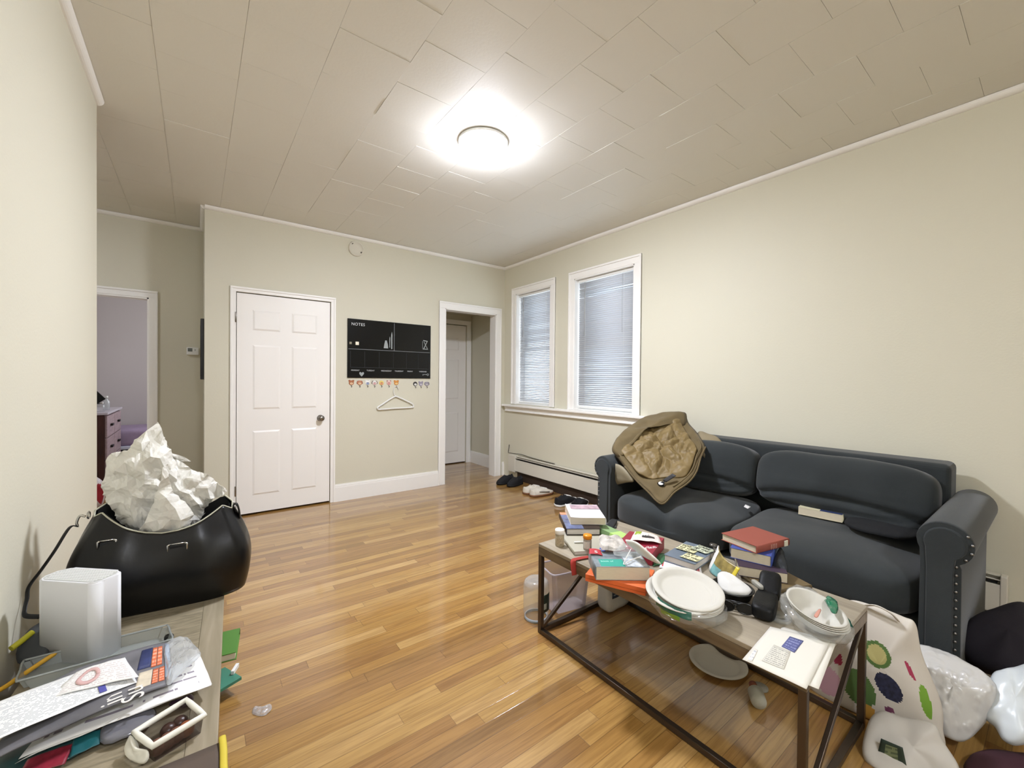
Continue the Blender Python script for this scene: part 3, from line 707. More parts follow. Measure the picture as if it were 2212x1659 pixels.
bm = newbm(); tube(bm, spline([(-.012, -.14, .42), (-.012, -.13, .36), (-.014, -.125, .32), (-.03, -.16, .318), (-.03, -.28, .326), (-.014, -.42, .33), (-.01, -.6, .318), (-.012, -1.0, .312)], 6), .004, 6); tag(obj('power_cable', bm, M('dark_cable', '3a342c', .5)), 'thin dark cable running up the wall from the heater end', 'cable')

# ================================================================== SOFA
fab = M('charcoal_sofa_fabric', '303435', .92, bump=.35, bscale=420, var=.13, vscale=5, sheen=.2, spec=.25)
SY0, SY1 = -4.135, -2.555; XF, XB = -.92, -.06; YC = (SY0+SY1)/2
sofa = thing('sofa', 'charcoal two-cushion scroll arm sofa against the right wall', 'sofa', (-.5, YC, 0))
bm = newbm(); boxb(bm, (XF+.05, SY0-.05, .09), (XB-.02, SY1+.05, .27), bev=.015, seg=3); obj('base', bm, fab, sofa)
# back
bm = newbm(); boxb(bm, (XB-.19, SY0-.01, .2), (XB, SY1+.01, .855), bev=.03, seg=4); obj('backrest', bm, fab, sofa)
def arm(yin, s):
    """scroll arm: yin is the inner face, s points outward"""
    bm = newbm(); prof = [(0, .09), (0, .55)]
    cy, cz, R = .072, .638, .082
    a0 = math.radians(205); a1 = math.radians(-60)
    for k in range(23):
        a = a0+(a1-a0)*k/22; prof.append((cy+R*math.cos(a), cz+R*math.sin(a)))
    prof += [(.118, .55), (.118, .09)]
    n = len(prof); loops = []
    for x, ins in ((XF, .014), (XF+.004, .006), (XF+.014, 0), (XB-.012, 0), (XB, .01)):
        c = V((0, .059, .42)); L = []
        for (y, z) in prof:
            yy, zz = y, z
            dx = ins/.5
            yy = yy+(c.y-yy)*dx*.9; zz = zz+(c.z-zz)*dx*.5
            w = .006*noise.noise(V((x*4, yy*9+s, zz*5)))
            L.append(bm.verts.new((x, yin+s*(yy+w), zz)))
        loops.append(L)
    for a, b in zip(loops, loops[1:]):
        for k in range(n): bm.faces.new((a[k], a[(k+1) % n], b[(k+1) % n], b[k])).smooth = True
    bm.faces.new(loops[0]); bm.faces.new(loops[-1][::-1])
    o = obj('armrest', bm, fab, sofa)
    # padded front panel
    bm = newbm(); pp = [(.02, .12), (.02, .53)]
    for k in range(17):
        a = a0+(a1-a0)*k/16; pp.append((cy+(R-.02)*math.cos(a), cz+(R-.02)*math.sin(a)))
    pp += [(.098, .53), (.098, .12)]
    mt = frame_mt((XF, yin, 0), (0, s, 0), (0, 0, 1))
    a = [bm.verts.new((XF-.001, yin+s*y, z)) for y, z in pp]; b = [bm.verts.new((XF-.010, yin+s*(.06+(y-.06)*.9), .38+(z-.38)*.985)) for y, z in pp]
    for k in range(len(pp)): bm.faces.new((a[k], a[(k+1) % len(pp)], b[(k+1) % len(pp)], b[k])).smooth = True
    bm.faces.new(b); sub('front_panel', bm, fab, o)
    nails = [(.104, .14+.032*k) for k in range(14)]
    nails += [(cy+(R-.008)*math.cos(math.radians(d)), cz+(R-.008)*math.sin(math.radians(d))) for d in (-40, -15, 10, 35)]
    first = None
    for (y, z) in nails:
        if first is None:
            bm = newbm(); lathe(bm, [(.0055, 0), (.005, .002), (.003, .004), (.0005, .0045)], (0, 0, 0), 10, rot=Matrix.Rotation(-PI/2, 3, 'Y')); first = nl = obj('nailhead', bm, M('pewter_nailhead', '8b8a88', .35, .9), o, world=False)
        else: nl = first.copy(); COL.objects.link(nl)
        nl.location = V((XF-.002, yin+s*y, z))-V(sofa.location)
arm(SY1, 1); arm(SY0, -1)
# seat cushions
def seat_fn(hy, sag):
    def f(q):
        u, v = q.x/.34, q.y/hy
        if q.z > 0: q.z += .028*(1-u*u)*(1-v*v) + .028*max(0, u)
        if sag and q.z > -.02:
            d = (v-.02-.12*u)/.16
            q.z -= sag*math.exp(-d*d)*(.6-.4*u); q.x += sag*.9*math.exp(-d*d)*max(0, -u)
        q.z += .006*noise.noise(V((q.x*7, q.y*7, hy*9)))
        if u < -.6: q.x -= .012*(1-v*v)
        return q
    return f
smid = -3.33
for (ya, yb, sag) in ((smid, SY1, .026), (SY0, smid, 0)):
    hy = (yb-ya)/2-.002; bm = newbm(); cushion(bm, (-.60, (ya+yb)/2, .362), (.345, hy, .105), 5, 22, seat_fn(hy, sag)); obj('seat_cushion', bm, fab, sofa)
def back_fn(hy):
    def f(q):
        u, v, w = q.x/.1, q.y/hy, q.z/.18
        q.x -= .04*(1-v*v)*(1-.5*abs(w)) if q.x < 0 else 0
        # a sagging fold along the lower third
        d = (w+.35+.25*v*v)/.10; q.x += .03*math.exp(-d*d) if q.x < 0 else 0
        d2 = (w+.72+.1*v)/.09; q.x += .018*math.exp(-d2*d2) if q.x < 0 else 0
        q.z += .012*noise.noise(V((q.y*4, q.x*5, hy*3)))
        q.x += .01*noise.noise(V((q.y*6, q.z*6, 2)))
        return q
    return f
for (ya, yb) in ((-3.29, SY1-.01), (SY0+.012, -3.292)):
    hy = (yb-ya)/2-.001; bm = newbm(); cushion(bm, (-.335, (ya+yb)/2, .665), (.105, hy, .175), 4.2, 22, back_fn(hy), rot=Matrix.Rotation(math.radians(9), 3, 'Y')); obj('back_cushion', bm, fab, sofa)
for x in (XF+.1, XB-.1):
    for y in (SY0-.03, SY1+.03):
        bm = newbm(); lathe(bm, [(.018, 0), (.026, .06), (.028, .1)], (x, y, 0), 14); obj('leg', bm, M('black_wood_leg', '14110f', .4), sofa)

# coat over the left end of the sofa
khaki = M('khaki_coat_shell', '625334', .8, bump=.4, bscale=300, var=.1, vscale=14, sheen=.1)
lining = M('khaki_quilted_lining', '78653f', .55, bump=.3, bscale=60, var=.1, vscale=20)
OUT = [((1476, 892), -.17), ((1440, 893), -.2), ((1400, 901), -.28), ((1362, 920), -.52), ((1336, 945), -.72), ((1322, 971), -.84), ((1332, 987), -.87), ((1350, 1010), -.88), ((1372, 1037), -.89), ((1400, 1065), -.90), ((1430, 1091), -.91),
       ((1457, 1066), -.82), ((1488, 1044), -.74), ((1505, 1020), -.66), ((1514, 990), -.56), ((1524, 968), -.48), ((1513, 945), -.38), ((1502, 930), -.3), ((1488, 914), -.22)]
ol = [atx(u, v, x) for (u, v), x in OUT]
cc = sum(ol, V())/len(ol); coat = thing('winter_coat', 'khaki quilted winter coat thrown open over the sofa arm and back', 'coat', (cc.x, cc.y, .48))
def cdisp(p, r, s, a):
    if s <= 0 and r >= 1: return .0
    return .014*noise.noise(p*6)+.008*noise.noise(p*17)+(.010 if r > .86 else 0)
bm = newbm(); pillow(bm, ol, .012, .03, 14, 6, disp=cdisp, power=.5); obj('shell', bm, khaki, coat)
inner = [cc.lerp(p, .86) for p in ol]
for i, f in ((0, .78), (1, .70), (2, .68), (3, .68), (4, .72), (5, .86), (9, .72), (10, .56), (11, .70), (15, .80), (16, .74), (17, .76), (18, .78)): inner[i] = cc.lerp(ol[i], f)
def ldisp(p, r, s, a):
    q = p*8.5 + V((noise.noise(p*6), noise.noise(p*6+V((5, 1, 2))), noise.noise(p*6+V((1, 7, 3)))))*.9
    q.z *= .62
    f = noise.voronoi(q)[0]
    puff = min(1, (f[1]-f[0])*1.5)**.6
    q2 = p*24; f2 = noise.voronoi(q2+V((noise.noise(q2), 0, 0)))[0]
    return (.046*puff-.018 + .010*min(1, (f2[1]-f2[0])*1.5) + .016*noise.noise(p*5))*(1-.75*r**4)
bm = newbm(); nn = V()
for i in range(len(ol)): nn += (ol[i]-cc).cross(ol[(i+1) % len(ol)]-cc)
nn.normalize(); nn = nn if nn.dot(CAM-cc) > 0 else -nn
pillow(bm, [p+nn*.012 for p in inner], .022, .01, 44, 11, normal=nn, disp=ldisp); obj('lining', bm, lining, coat)
for nm, k0, k1 in (('hem', 7, 15), ):
    bm = newbm(); seg = spline([ol[i]+nn*.010 for i in range(k0, k1+1)], 6); tube(bm, seg, .0055, 8); obj('zip_hem', bm, khaki, coat)
    bm = newbm(); seg = spline([cc.lerp(ol[i], .9)+nn*.018 for i in range(k0+4, k1+2)], 6); tube(bm, seg, .005, 8); obj('zip_flap', bm, khaki, coat)
# hood band along the top
hb_ = [((1322, 971), -.86), ((1336, 945), -.74), ((1362, 920), -.54), ((1400, 901), -.30), ((1440, 893), -.22), ((1477, 891), -.19), ((1484, 906), -.22), ((1478, 922), -.27), ((1455, 914), -.30), ((1425, 915), -.36), ((1398, 927), -.48), ((1374, 945), -.62), ((1356, 966), -.76), ((1346, 988), -.84), ((1332, 986), -.87)]
bm = newbm(); pillow(bm, [atx(u, v, x)+nn*.008 for (u, v), x in hb_], .03, .012, 12, 6, normal=nn, disp=lambda p, r, s, a: .014*noise.noise(p*8)+.006*noise.noise(p*22), power=.45); obj('hood', bm, khaki, coat)
def patch(name, q, mt, lift=.022, parent=None):
    pts = [atx(u, v, x)+nn*lift for u, v, x in q]; bm = newbm(); grid(bm, quad_fn(pts), 6, 4); return obj(name, bm, mt, coat, solid=.002)
patch('label_patch', [(1431, 1042, -.80), (1453, 1028, -.775), (1461, 1033, -.775), (1439, 1047, -.80)], M('dark_grey_label', '2f2f31', .6), .02)
bq = patch('badge', [(1420, 1048, -.815), (1436, 1044, -.80), (1435, 1056, -.81), (1422, 1056, -.82)], black_m, .02)
c_ = atx(1428, 1049.5, -.811)+nn*.0225; bm = newbm(); mt = frame_mt(c_, RGT, UPV); prism(bm, ell(0, 0, .0155, .0155, 20), 0, .0012, frame_mt(c_, nn.orthogonal(), nn.cross(nn.orthogonal()))); obj('badge_disc', bm, M('white_print', 'e8e8e4', .6), coat)
patch('care_label', [(1384, 1037, -.77), (1412, 1008, -.72), (1418, 1010, -.72), (1398, 1036, -.765)], M('white_satin', 'dfe0e2', .4), .05)
patch('neck_label', [(1466, 929, -.3), (1477, 931, -.3), (1478, 934, -.3), (1468, 933, -.3)], M('white_satin', 'dfe0e2', .4), .03)
beige = M('beige_coat_outer', '8a816a', .7, var=.08)
sl = [atx(u, v, x) for (u, v), x in (((1322, 1002), -.86), ((1345, 1008), -.88), ((1370, 1038), -.88), ((1352, 1043), -.86), ((1318, 1050), -.82), ((1316, 1040), -.82), ((1326, 1022), -.84))]
bm = newbm(); pillow(bm, sl, .02, .03, 8, 5, disp=lambda p, r, s, a: .006*noise.noise(p*16)); obj('sleeve', bm, beige, coat)
sl = [atx(u, v, x) for (u, v), x in (((1508, 934), -.3), ((1530, 938), -.28), ((1550, 945), -.28), ((1562, 962), -.32), ((1545, 975), -.4), ((1525, 990), -.46), ((1514, 975), -.45))]
bm = newbm(); pillow(bm, sl, .03, .03, 8, 5, disp=lambda p, r, s, a: .007*noise.noise(p*16)); obj('sleeve', bm, M('khaki_grey_sleeve', '84785f', .75, var=.08), coat)

# book, dark pouch and scrap on the sofa
def book(name, label, c, z0, ang, L, W, t, cover, pages, spine='-x', cat='book', group=None, cov=.003, curl=0, over=.004):
    """closed book lying flat: L along local x, W along local y; spine = which local side is the spine"""
    r = thing(name, label, cat, (c[0], c[1], z0), ang, group)
    bm = newbm(); boxb(bm, (-L/2, -W/2, 0), (L/2, W/2, cov), bev=.0008)
    if curl:
        grid(bm, lambda u, v: V((-L/2+L*u, -W/2+W*v, t-cov*.5+curl*(max(0, .35-u)/.35)**2)), 12, 2)
    else: boxb(bm, (-L/2, -W/2, t-cov), (L/2, W/2, t), bev=.0008)
    if spine:
        ax = 0 if 'x' in spine else 1; s = -1 if spine[0] == '-' else 1
        hl = W/2 if ax == 0 else L/2; d = (L/2 if ax == 0 else W/2)
        # rounded spine
        n = 10; pr = []
        for k in range(n+1):
            a = -PI/2+PI*k/n; pr.append((d+math.cos(a)*min(.006, t*.25)-.0015, t/2+math.sin(a)*t/2))
        A = []; 
        for e in (-hl, hl):
            A.append([bm.verts.new((s*p[0], e, p[1]) if ax == 0 else (e, s*p[0], p[1])) for p in pr])
        for k in range(n): bm.faces.new((A[0][k], A[0][k+1], A[1][k+1], A[1][k])).smooth = True
        bm.faces.new(A[0]); bm.faces.new(A[1][::-1])
    cv = obj('cover', bm, cover, r, world=False)
    bm = newbm(); e = over
    x0, x1, y0, y1 = -L/2+e, L/2-e, -W/2+e, W/2-e
    if spine:
        if spine == '-x': x0 = -L/2
        if spine == '+x': x1 = L/2
        if spine == '-y': y0 = -W/2
        if spine == '+y': y1 = W/2
    boxb(bm, (x0, y0, cov), (x1, y1, t-cov)); obj('page_block', bm, pages, r, world=False)
    return r
def flat(parent_root, bmx): return bmx
navy = M('navy_cover', '2e3a63', .45); cream_c = M('cream_cover', 'd6cfae', .5)
sb = book('paperback_book', 'cream and navy paperback lying on the sofa seat', (-.42, -3.66), .508, math.radians(97), .2, .15, .042, cream_c, page_m, '-x', cov=.002, over=.001)
bm = newbm(); boxb(bm, (-.1, -.075, .0418), (.0, .075, .0428)); obj('cover_picture', bm, navy, sb, world=False)
bm = newbm(); c = V((-.40, -3.93, .532)); cushion(bm, c, (.22, .15, .022), 3.2, 14, lambda q: V((q.x, q.y, q.z+.012*noise.noise(V((q.x*6, q.y*6, 3)))+.03*max(0, q.x/.22)**2))); tag(obj('folded_garment', bm, M('black_knit', '1a1b1d', .95, bump=.5, bscale=200)), 'flat black folded garment on the sofa seat beside the right arm', 'garment')
bm = newbm(); c = V((-.53, -3.30, .482)); grid(bm, quad_fn([c+V((-.02, -.015, 0)), c+V((.012, -.02, .008)), c+V((.02, .016, .012)), c+V((-.01, .012, .004))]), 3, 3); tag(obj('paper_scrap', bm, paper_w, solid=.001), 'tiny white paper scrap in the gap between seat cushions', 'paper')

# ================================================================== SHOES
def shoe(name, label, cat, c, ang, L, up_m, sole_m, lace_m=None, h=.085, toe_m=None, stripe=None, group=None, tilt=0, strap=False):
    t = thing(name, label, cat, (c[0], c[1], .0005), ang, group); t.rotation_euler[1] = tilt
    Wd = L*.19
    def half(u):  # width outline along length, toe at u=1
        return Wd*(.78+.22*math.sin(PI*min(1, u*1.1)))*(1 if u < .8 else math.sqrt(max(0, 1-((u-.8)/.2)**2))*.98+.02)*(1 if u > .1 else math.sqrt(max(.02, 1-((.1-u)/.1)**2)))
    bm = newbm(); n = 22; sh = .022; A = []
    for z in (0, sh):
        pts = [(-L/2+L*k/n, half(k/n)) for k in range(n+1)]
        A.append([bm.verts.new((x, y*(1.04 if z == 0 else 1.06), z + (.012*max(0, (x/L+.5)-.8)/.2 if z == 0 else .008*max(0, (x/L+.5-.75)/.25)))) for x, y in pts] + [bm.verts.new((x, -y*1.05, z + (.012*max(0, (x/L+.5)-.8)/.2 if z == 0 else .008*max(0, (x/L+.5-.75)/.25)))) for x, y in pts[::-1]])
    m_ = len(A[0])
    for k in range(m_): bm.faces.new((A[0][k], A[0][(k+1) % m_], A[1][(k+1) % m_], A[1][k])).smooth = True
    bm.faces.new(A[0][::-1]); bm.faces.new(A[1]); obj('sole', bm, sole_m, t, world=False)
    # upper: rings along the length, open collar at the heel half
    def top(u):
        if u < .42: return h*(1.0-.22*math.sin(PI*u/.42))
        return h*(1-.62*((u-.42)/.58)**1.25)
    bm = newbm(); R = []
    for k in range(n+1):
        u = k/n; x = -L/2+L*u*.985+.003; w = half(u); tz = max(top(u), sh+.012); ring = []
        op = .62 if .06 < u < .44 else 0
        for j in range(13):
            a = PI*j/12; cy = math.cos(a); sz = math.sin(a)
            if op: # collar: stop the section at the rim and fold inside
                f = j/12
                y = w*(1 if f in (0, 1) else 1)
                g = abs(2*f-1)              # 1 at sides, 0 at middle
                if g > .45: z = sh+(tz-sh)*min(1, (1-g)/.5); y = w*(1-.25*min(1, (1-g)/.5)**2)*(1 if f < .5 else -1)
                else: z = sh+.012+(tz-sh-.012)*max(0, g-.15)/.3*.9; y = w*.72*(g/.45)*(1 if f < .5 else -1)
            else: y = w*(abs(cy)**.75)*(1 if cy >= 0 else -1); z = sh+(tz-sh)*(sz**.6)
            ring.append(bm.verts.new((x, y, z)))
        R.append(ring)
    for a, b in zip(R, R[1:]):
        for j in range(12):
            f = bm.faces.new((a[j], a[j+1], b[j+1], b[j])); f.smooth = True
    bm.faces.new(R[0]); bm.faces.new(R[-1][::-1]); obj('upper', bm, up_m, t, world=False)
    if toe_m:
        bm = newbm()
        def fn(u, v):
            q = .86+.14*u; a = PI*v; x = -L/2+L*q*.985+.006; w = half(min(.995, q))*1.10+.002; return V((x, w*math.cos(a), sh*.9+(.024)*max(0, math.sin(a))**.5+.008*(1-u)))
        grid(bm, fn, 6, 14); obj('toe_cap', bm, toe_m, t, world=False, solid=.002)
    if lace_m:
        bm = newbm()
        for k in range(5):
            u = .48+.055*k; x = -L/2+L*u; z = top(u)+.003; w = half(u)*.42
            tube(bm, [(x-.004, -w, z-.002), (x, 0, z+.003), (x+.004, w, z-.002)], .0042, 6, flat=.6)
        obj('laces', bm, lace_m, t, world=False)
    if stripe:
        for s in (-1, 1):
            bm = newbm(); pts = []
            def fn(u, v):
                q = .28+.45*u; w = half(q)*1.01+.0012; zc2 = .055-.018*u; hh = .004+.011*u*(1-.3*u)
                return V((-L/2+L*q, s*w*(1-.02*v), zc2+hh*(v-.5)))
            grid(bm, fn, 12, 3); obj('side_stripe', bm, stripe, t, world=False, solid=.002)
    if strap:
        bm = newbm(); tube(bm, [(-L*.05, -half(.45)*.98, .04), (-L*.02, -half(.45)*.6, .074), (0, 0, .082), (-L*.02, half(.45)*.6, .074), (-L*.05, half(.45)*.98, .04)], .009, 8, flat=.35); obj('instep_strap', bm, up_m, t, world=False)
    return t
blk = M('black_suede', '17171a', .85, bump=.3, bscale=200); blk_sole = M('black_rubber', '0d0d0e', .7)
crm = M('cream_leather', 'cfc8ba', .55); gum = M('gum_rubber', '7c5538', .6); wht = M('white_rubber', 'dedbd4', .5); lace_w = M('white_lace', 'e4e2dc', .8)
shoe('slip_on_shoe', 'black slip-on shoe of the pair in the corner by the doorway, farther from the sofa', 'shoe', (-.255, -.385), math.radians(190), .27, blk, blk_sole, h=.1, strap=True, group='black slip-on shoes by the doorway')
shoe('slip_on_shoe', 'black slip-on shoe of the corner pair, the one nearer the cream sneakers', 'shoe', (-.215, -.53), math.radians(196), .27, blk, blk_sole, h=.1, strap=True, group='black slip-on shoes by the doorway')
shoe('sneaker', 'cream sneaker with dark side stripe, the one behind against the heater', 'shoe', (-.225, -.905), math.radians(-3), .30, crm, gum, lace_w, stripe=M('dark_stripe', '4a423c', .6), group='cream sneakers below the heater')
shoe('sneaker', 'cream sneaker with dark side stripe, the one in front on the open floor', 'shoe', (-.225, -1.03), math.radians(-8), .30, crm, gum, lace_w, stripe=M('dark_stripe', '4a423c', .6), group='cream sneakers below the heater')
shoe('canvas_shoe', 'black canvas shoe with white sole, the one showing its heel', 'shoe', (-.245, -1.43), math.radians(4), .30, blk, wht, lace_w, h=.095, toe_m=wht, group='black canvas shoes near the sofa')
shoe('canvas_shoe', 'black canvas shoe with white laces and toe cap, nearest the sofa', 'shoe', (-.205, -1.585), math.radians(22), .30, blk, wht, lace_w, h=.095, toe_m=wht, group='black canvas shoes near the sofa')

# ================================================================== COFFEE TABLE
T = .4465; TX0, TX1, TY0, TY1 = -1.892, -1.297, -4.057, -2.907
bronze = M('bronze_metal', '5c5147', .35, .85, bump=.1, bscale=50)
ttop = wood_mat('grey_brown_table_wood', '8a806f', 'a39885', (6, .7, 6), 5, .28, 1.2)
tapr = wood_mat('brown_table_edge_wood', '5d4f3e', '75654f', (6, .7, 6), 5, .35, 1.2)
ct = thing('coffee_table', 'cluttered grey brown coffee table with slim bronze metal legs', 'coffee table', ((TX0+TX1)/2, (TY0+TY1)/2, 0))
bm = newbm(); boxb(bm, (TX0, TY0, T-.016), (TX1, TY1, T), bev=.002); obj('tabletop', bm, ttop, ct)
for (a, b) in (((TX0, TY0), (TX0+.022, TY1)), ((TX1-.022, TY0), (TX1, TY1)), ((TX0+.022, TY0), (TX1-.022, TY0+.022)), ((TX0+.022, TY1-.022), (TX1-.022, TY1))):
    bm = newbm(); boxb(bm, (a[0], a[1], T-.055), (b[0], b[1], T-.0165), bev=.0015); obj('apron', bm, tapr, ct)
lg = .022
for x in (TX0, TX1-lg):
    for y in (TY0, TY1-lg):
        bm = newbm(); boxb(bm, (x, y, 0), (x+lg, y+lg, T-.055), bev=.002); obj('leg', bm, bronze, ct)
for (a, b) in (((TX0, TY0+lg), (TX0+lg, TY1-lg)), ((TX1-lg, TY0+lg), (TX1, TY1-lg)), ((TX0+lg, TY0), (TX1-lg, TY0+lg)), ((TX0+lg, TY1-lg), (TX1-lg, TY1))):
    bm = newbm(); boxb(bm, (a[0], a[1], .002), (b[0], b[1], .024), bev=.002); obj('bottom_rail', bm, bronze, ct)
for y in (TY0+lg/2, TY1-lg/2):
    a, b = V((TX0+lg, y, .026)), V((TX1-lg, y, T-.058)); d = b-a
    bm = newbm(); box(bm, (a+b)/2, (d.length, .014, .018), rot=Matrix.Rotation(-math.atan2(d.z, d.x), 3, 'Y'), bev=.0015); obj('brace', bm, bronze, ct)

def sheet(name, label, cat, corners, mt, bow=0, wob=0, t=.0006, nu=12, nv=12, seed=0, group=None):
    bm = newbm(); grid(bm, quad_fn(corners, bow, wob, seed), nu, nv)
    return tag(obj(name, bm, mt, solid=t), label, cat, group)

# --- stack at the far left end
A_ = lambda d: math.radians(d)
grey_c = M('pale_grey_cover', 'a9a493', .5); dkc = M('dark_brown_cover', '2c211c', .4)
book('notebook', 'wide pale grey notebook at the bottom of the left book stack', (-1.705, -3.053), T+.0005, A_(-27.5), .2, .25, .018, grey_c, page_g, '-x')
hb = book('hardcover_book', 'dark hardcover with glossy blue jacket in the middle of the left stack', (-1.590, -2.895), T+.019, A_(-35.4), .178, .26, .034, dkc, page_g, '-x', over=.007)
bm = newbm(); boxb(bm, (-.0895, -.13, .0338), (.0, .13, .0349)); boxb(bm, (-.0902, -.13, .001), (-.089, .13, .0349)); obj('dust_jacket', bm, [M('blue_glossy_jacket', '5d6a92', .15, coat=.5, var=.5, vscale=12)], hb, world=False)
bm = newbm(); boxb(bm, (-.0896, .09, .0345), (.02, .13, .0356)); obj('jacket_band', bm, M('salmon_band', 'd48a66', .4), hb, world=False)
pb = book('paperback_book', 'white thick paperback on top of the left book stack', (-1.535, -2.880), T+.0545, A_(-37), .185, .235, .036, M('white_cover', 'd3cfd1', .35), page_m, '+x', cov=.001, curl=.004, over=.001)
bm = newbm(); grid(bm, lambda u, v: V((-.08+.172*u, .03+.075*v, .0372)), 3, 2); obj('cover_photo', bm, M('muted_red_photo', 'a98f96', .4, var=.35, vscale=40), pb, world=False)
def bottle(name, label, p, r, h, body, cap, caph, capr, lab=None, group=None):
    t = thing(name, label, 'bottle', p, 0, group)
    bm = newbm(); lathe(bm, [(r*.95, 0), (r, .003), (r, h-caph-.008), (r*.8, h-caph-.002), (r*.8, h-caph+.004)], p, 28); obj('body', bm, body, t)
    bm = newbm(); lathe(bm, [(r*.82, h-caph), (capr, h-caph), (capr, h-.004), (capr*.93, h), (.001, h)], p, 28); obj('cap', bm, cap, t)
    if lab:
        bm = newbm(); v0 = CAM-V(p); a0 = math.atan2(v0.y, v0.x)
        grid(bm, lambda u, v: V(p)+V((r*1.012*math.cos(a0-.9+1.5*u), r*1.012*math.sin(a0-.9+1.5*u), h*.12+(h-caph)*.62*v)), 12, 6); obj('label', bm, lab, t, solid=.0005)
    return t
bottle('pill_bottle', 'beige pill bottle with white cap at the left table corner', V((-1.826, -2.99, T)), .022, .082, M('beige_clear_bottle', 'b9ab8e', .25, trans=.2), M('ribbed_white_cap', 'e9e8e4', .4), .022, .0235, print_mat('bottle_label', 'b9a98a', '54342f', 7, .6, 3))
bottle('pill_bottle', 'translucent pill bottle with orange cap in front of the book stack', V((-1.783, -3.133, T+.0185)), .0195, .07, M('pale_clear_bottle', 'b5aca0', .25, trans=.3), M('orange_cap', 'dd8a14', .35), .018, .021, print_mat('rx_label', 'd8d2c8', '8a8580', 9, .5, 3))
bm = newbm(); tube(bm, [V((-1.781, -3.045, T+.0235)), V((-1.735, -3.076, T+.0235))], [.0045, .004], 8); tag(obj('lip_balm', bm, white_pl), 'small white stick lying on the grey notebook', 'lip balm')
bm = newbm(); cushion(bm, (-1.715, -3.165, T+.010), (.028, .018, .009), 4, 6, rot=Matrix.Rotation(.5, 3, 'Z')); tag(obj('tissue_packet', bm, M('blue_packet', '2d4fae', .35)), 'small blue packet behind the orange-capped pill bottle', 'packet')
bm = newbm(); cushion(bm, (-1.405, -2.965, T+.0115), (.022, .085, .011), 4, 8, rot=Matrix.Rotation(A_(-62), 3, 'Z')); tag(obj('eyeglass_case', bm, M('black_case', '1c1d20', .5)), 'slim black case at the back left table corner', 'case')
bm = newbm(); boxb(bm, (-1.48, -3.0, T+.0005), (-1.40, -2.92, T+.012), bev=.003); tag(obj('wallet', bm, M('dark_grey_leather', '4a4b4e', .5)), 'dark grey wallet beside the slim black case', 'wallet')
# green pouch
bm = newbm(); mt = frame_mt((-1.515, -2.98, T), (-.13, -1, 0), (1, -.13, 0))
pr = [(0, 0), (.034, 0), (.030, .030), (.004, .034)]
gr1 = M('sage_green_box', '7f9c6a', .55); gr2 = M('light_green_panel', 'a9d173', .5)
def gbox(bm, l0, l1, mi):
    cs = [(-.042, 0), (.042, 0), (.036, .032), (-.036, .036)]
    a = [bm.verts.new(mt @ V((l0, y, z))) for y, z in cs]; b = [bm.verts.new(mt @ V((l1, y, z))) for y, z in cs]
    for f in [bm.faces.new(a), bm.faces.new(b[::-1])]+[bm.faces.new((a[i], b[i], b[(i+1) % 4], a[(i+1) % 4])) for i in range(4)]: f.material_index = mi
g = thing('green_carton', 'long green carton with light green end lying behind the left stack', 'carton', mt.translation)
gbox(bm, 0, .11, 0); obj('box', bm, gr1, g); bm = newbm(); gbox(bm, .1105, .19, 0); obj('end_panel', bm, gr2, g)
bm = newbm(); cushion(bm, (-1.575, -3.215, T+.015), (.03, .022, .0145), 3.5, 8); tag(obj('earbud_case', bm, M('white_gloss', 'eeeeec', .2)), 'small white rounded case between the green carton and red box', 'case')

# --- red box with leaflet
crim = M('crimson_card', '8d2335', .45)
rb = thing('red_box', 'flat crimson box with white lettering on the table', 'box', (-1.575, -3.275, T), A_(20))
bm = newbm(); boxb(bm, (-.115, -.085, .0005), (.115, .085, .052), bev=.002); obj('body', bm, crim, rb, world=False)
bm = newbm(); text_bm(bm, 'Strike', .04, frame_mt((-.1, -.03, .0522), (.8, -.6, 0), (.6, .8, 0)), .0004); obj('lettering', bm, paper_w, rb, world=False)
q = [(-1.635, -3.262, T+.066), (-1.525, -3.36, T+.058), (-1.450, -3.29, T+.056), (-1.505, -3.195, T+.062)]
lf = sheet('leaflet', 'white and pink leaflet with green corner on the crimson box', 'leaflet', q, print_mat('leaflet_print', 'e3d5cc', '6a5c58', 14, .4, 5, .5), .008, .004)
fn_ = quad_fn(q, .008, .004)
def overlay(parent, name, fn, u0, u1, v0, v1, mt, lift=.0012):
    bm = newbm(); grid(bm, lambda u, v: fn(u0+(u1-u0)*u, v0+(v1-v0)*v)+V((0, 0, lift)), 6, 6); return sub(name, bm, mt, parent, solid=.0005)
overlay(lf, 'green_patch', fn_, .05, .3, .62, .95, M('lime_print', '8fa42a', .5)); overlay(lf, 'dark_picture', fn_, .35, .8, .35, .6, M('black_print', '2b2829', .5, var=.6, vscale=60)); overlay(lf, 'white_picture', fn_, .12, .6, .55, .75, paper_w)

sheet('green_card', 'dark green card between the crimson box and the sticky note book', 'card', [(-1.66, -3.405, T+.003), (-1.60, -3.42, T+.003), (-1.50, -3.365, T+.006), (-1.55, -3.335, T+.006)], M('bottle_green_card', '2f6a45', .4), .004, .003, .002)
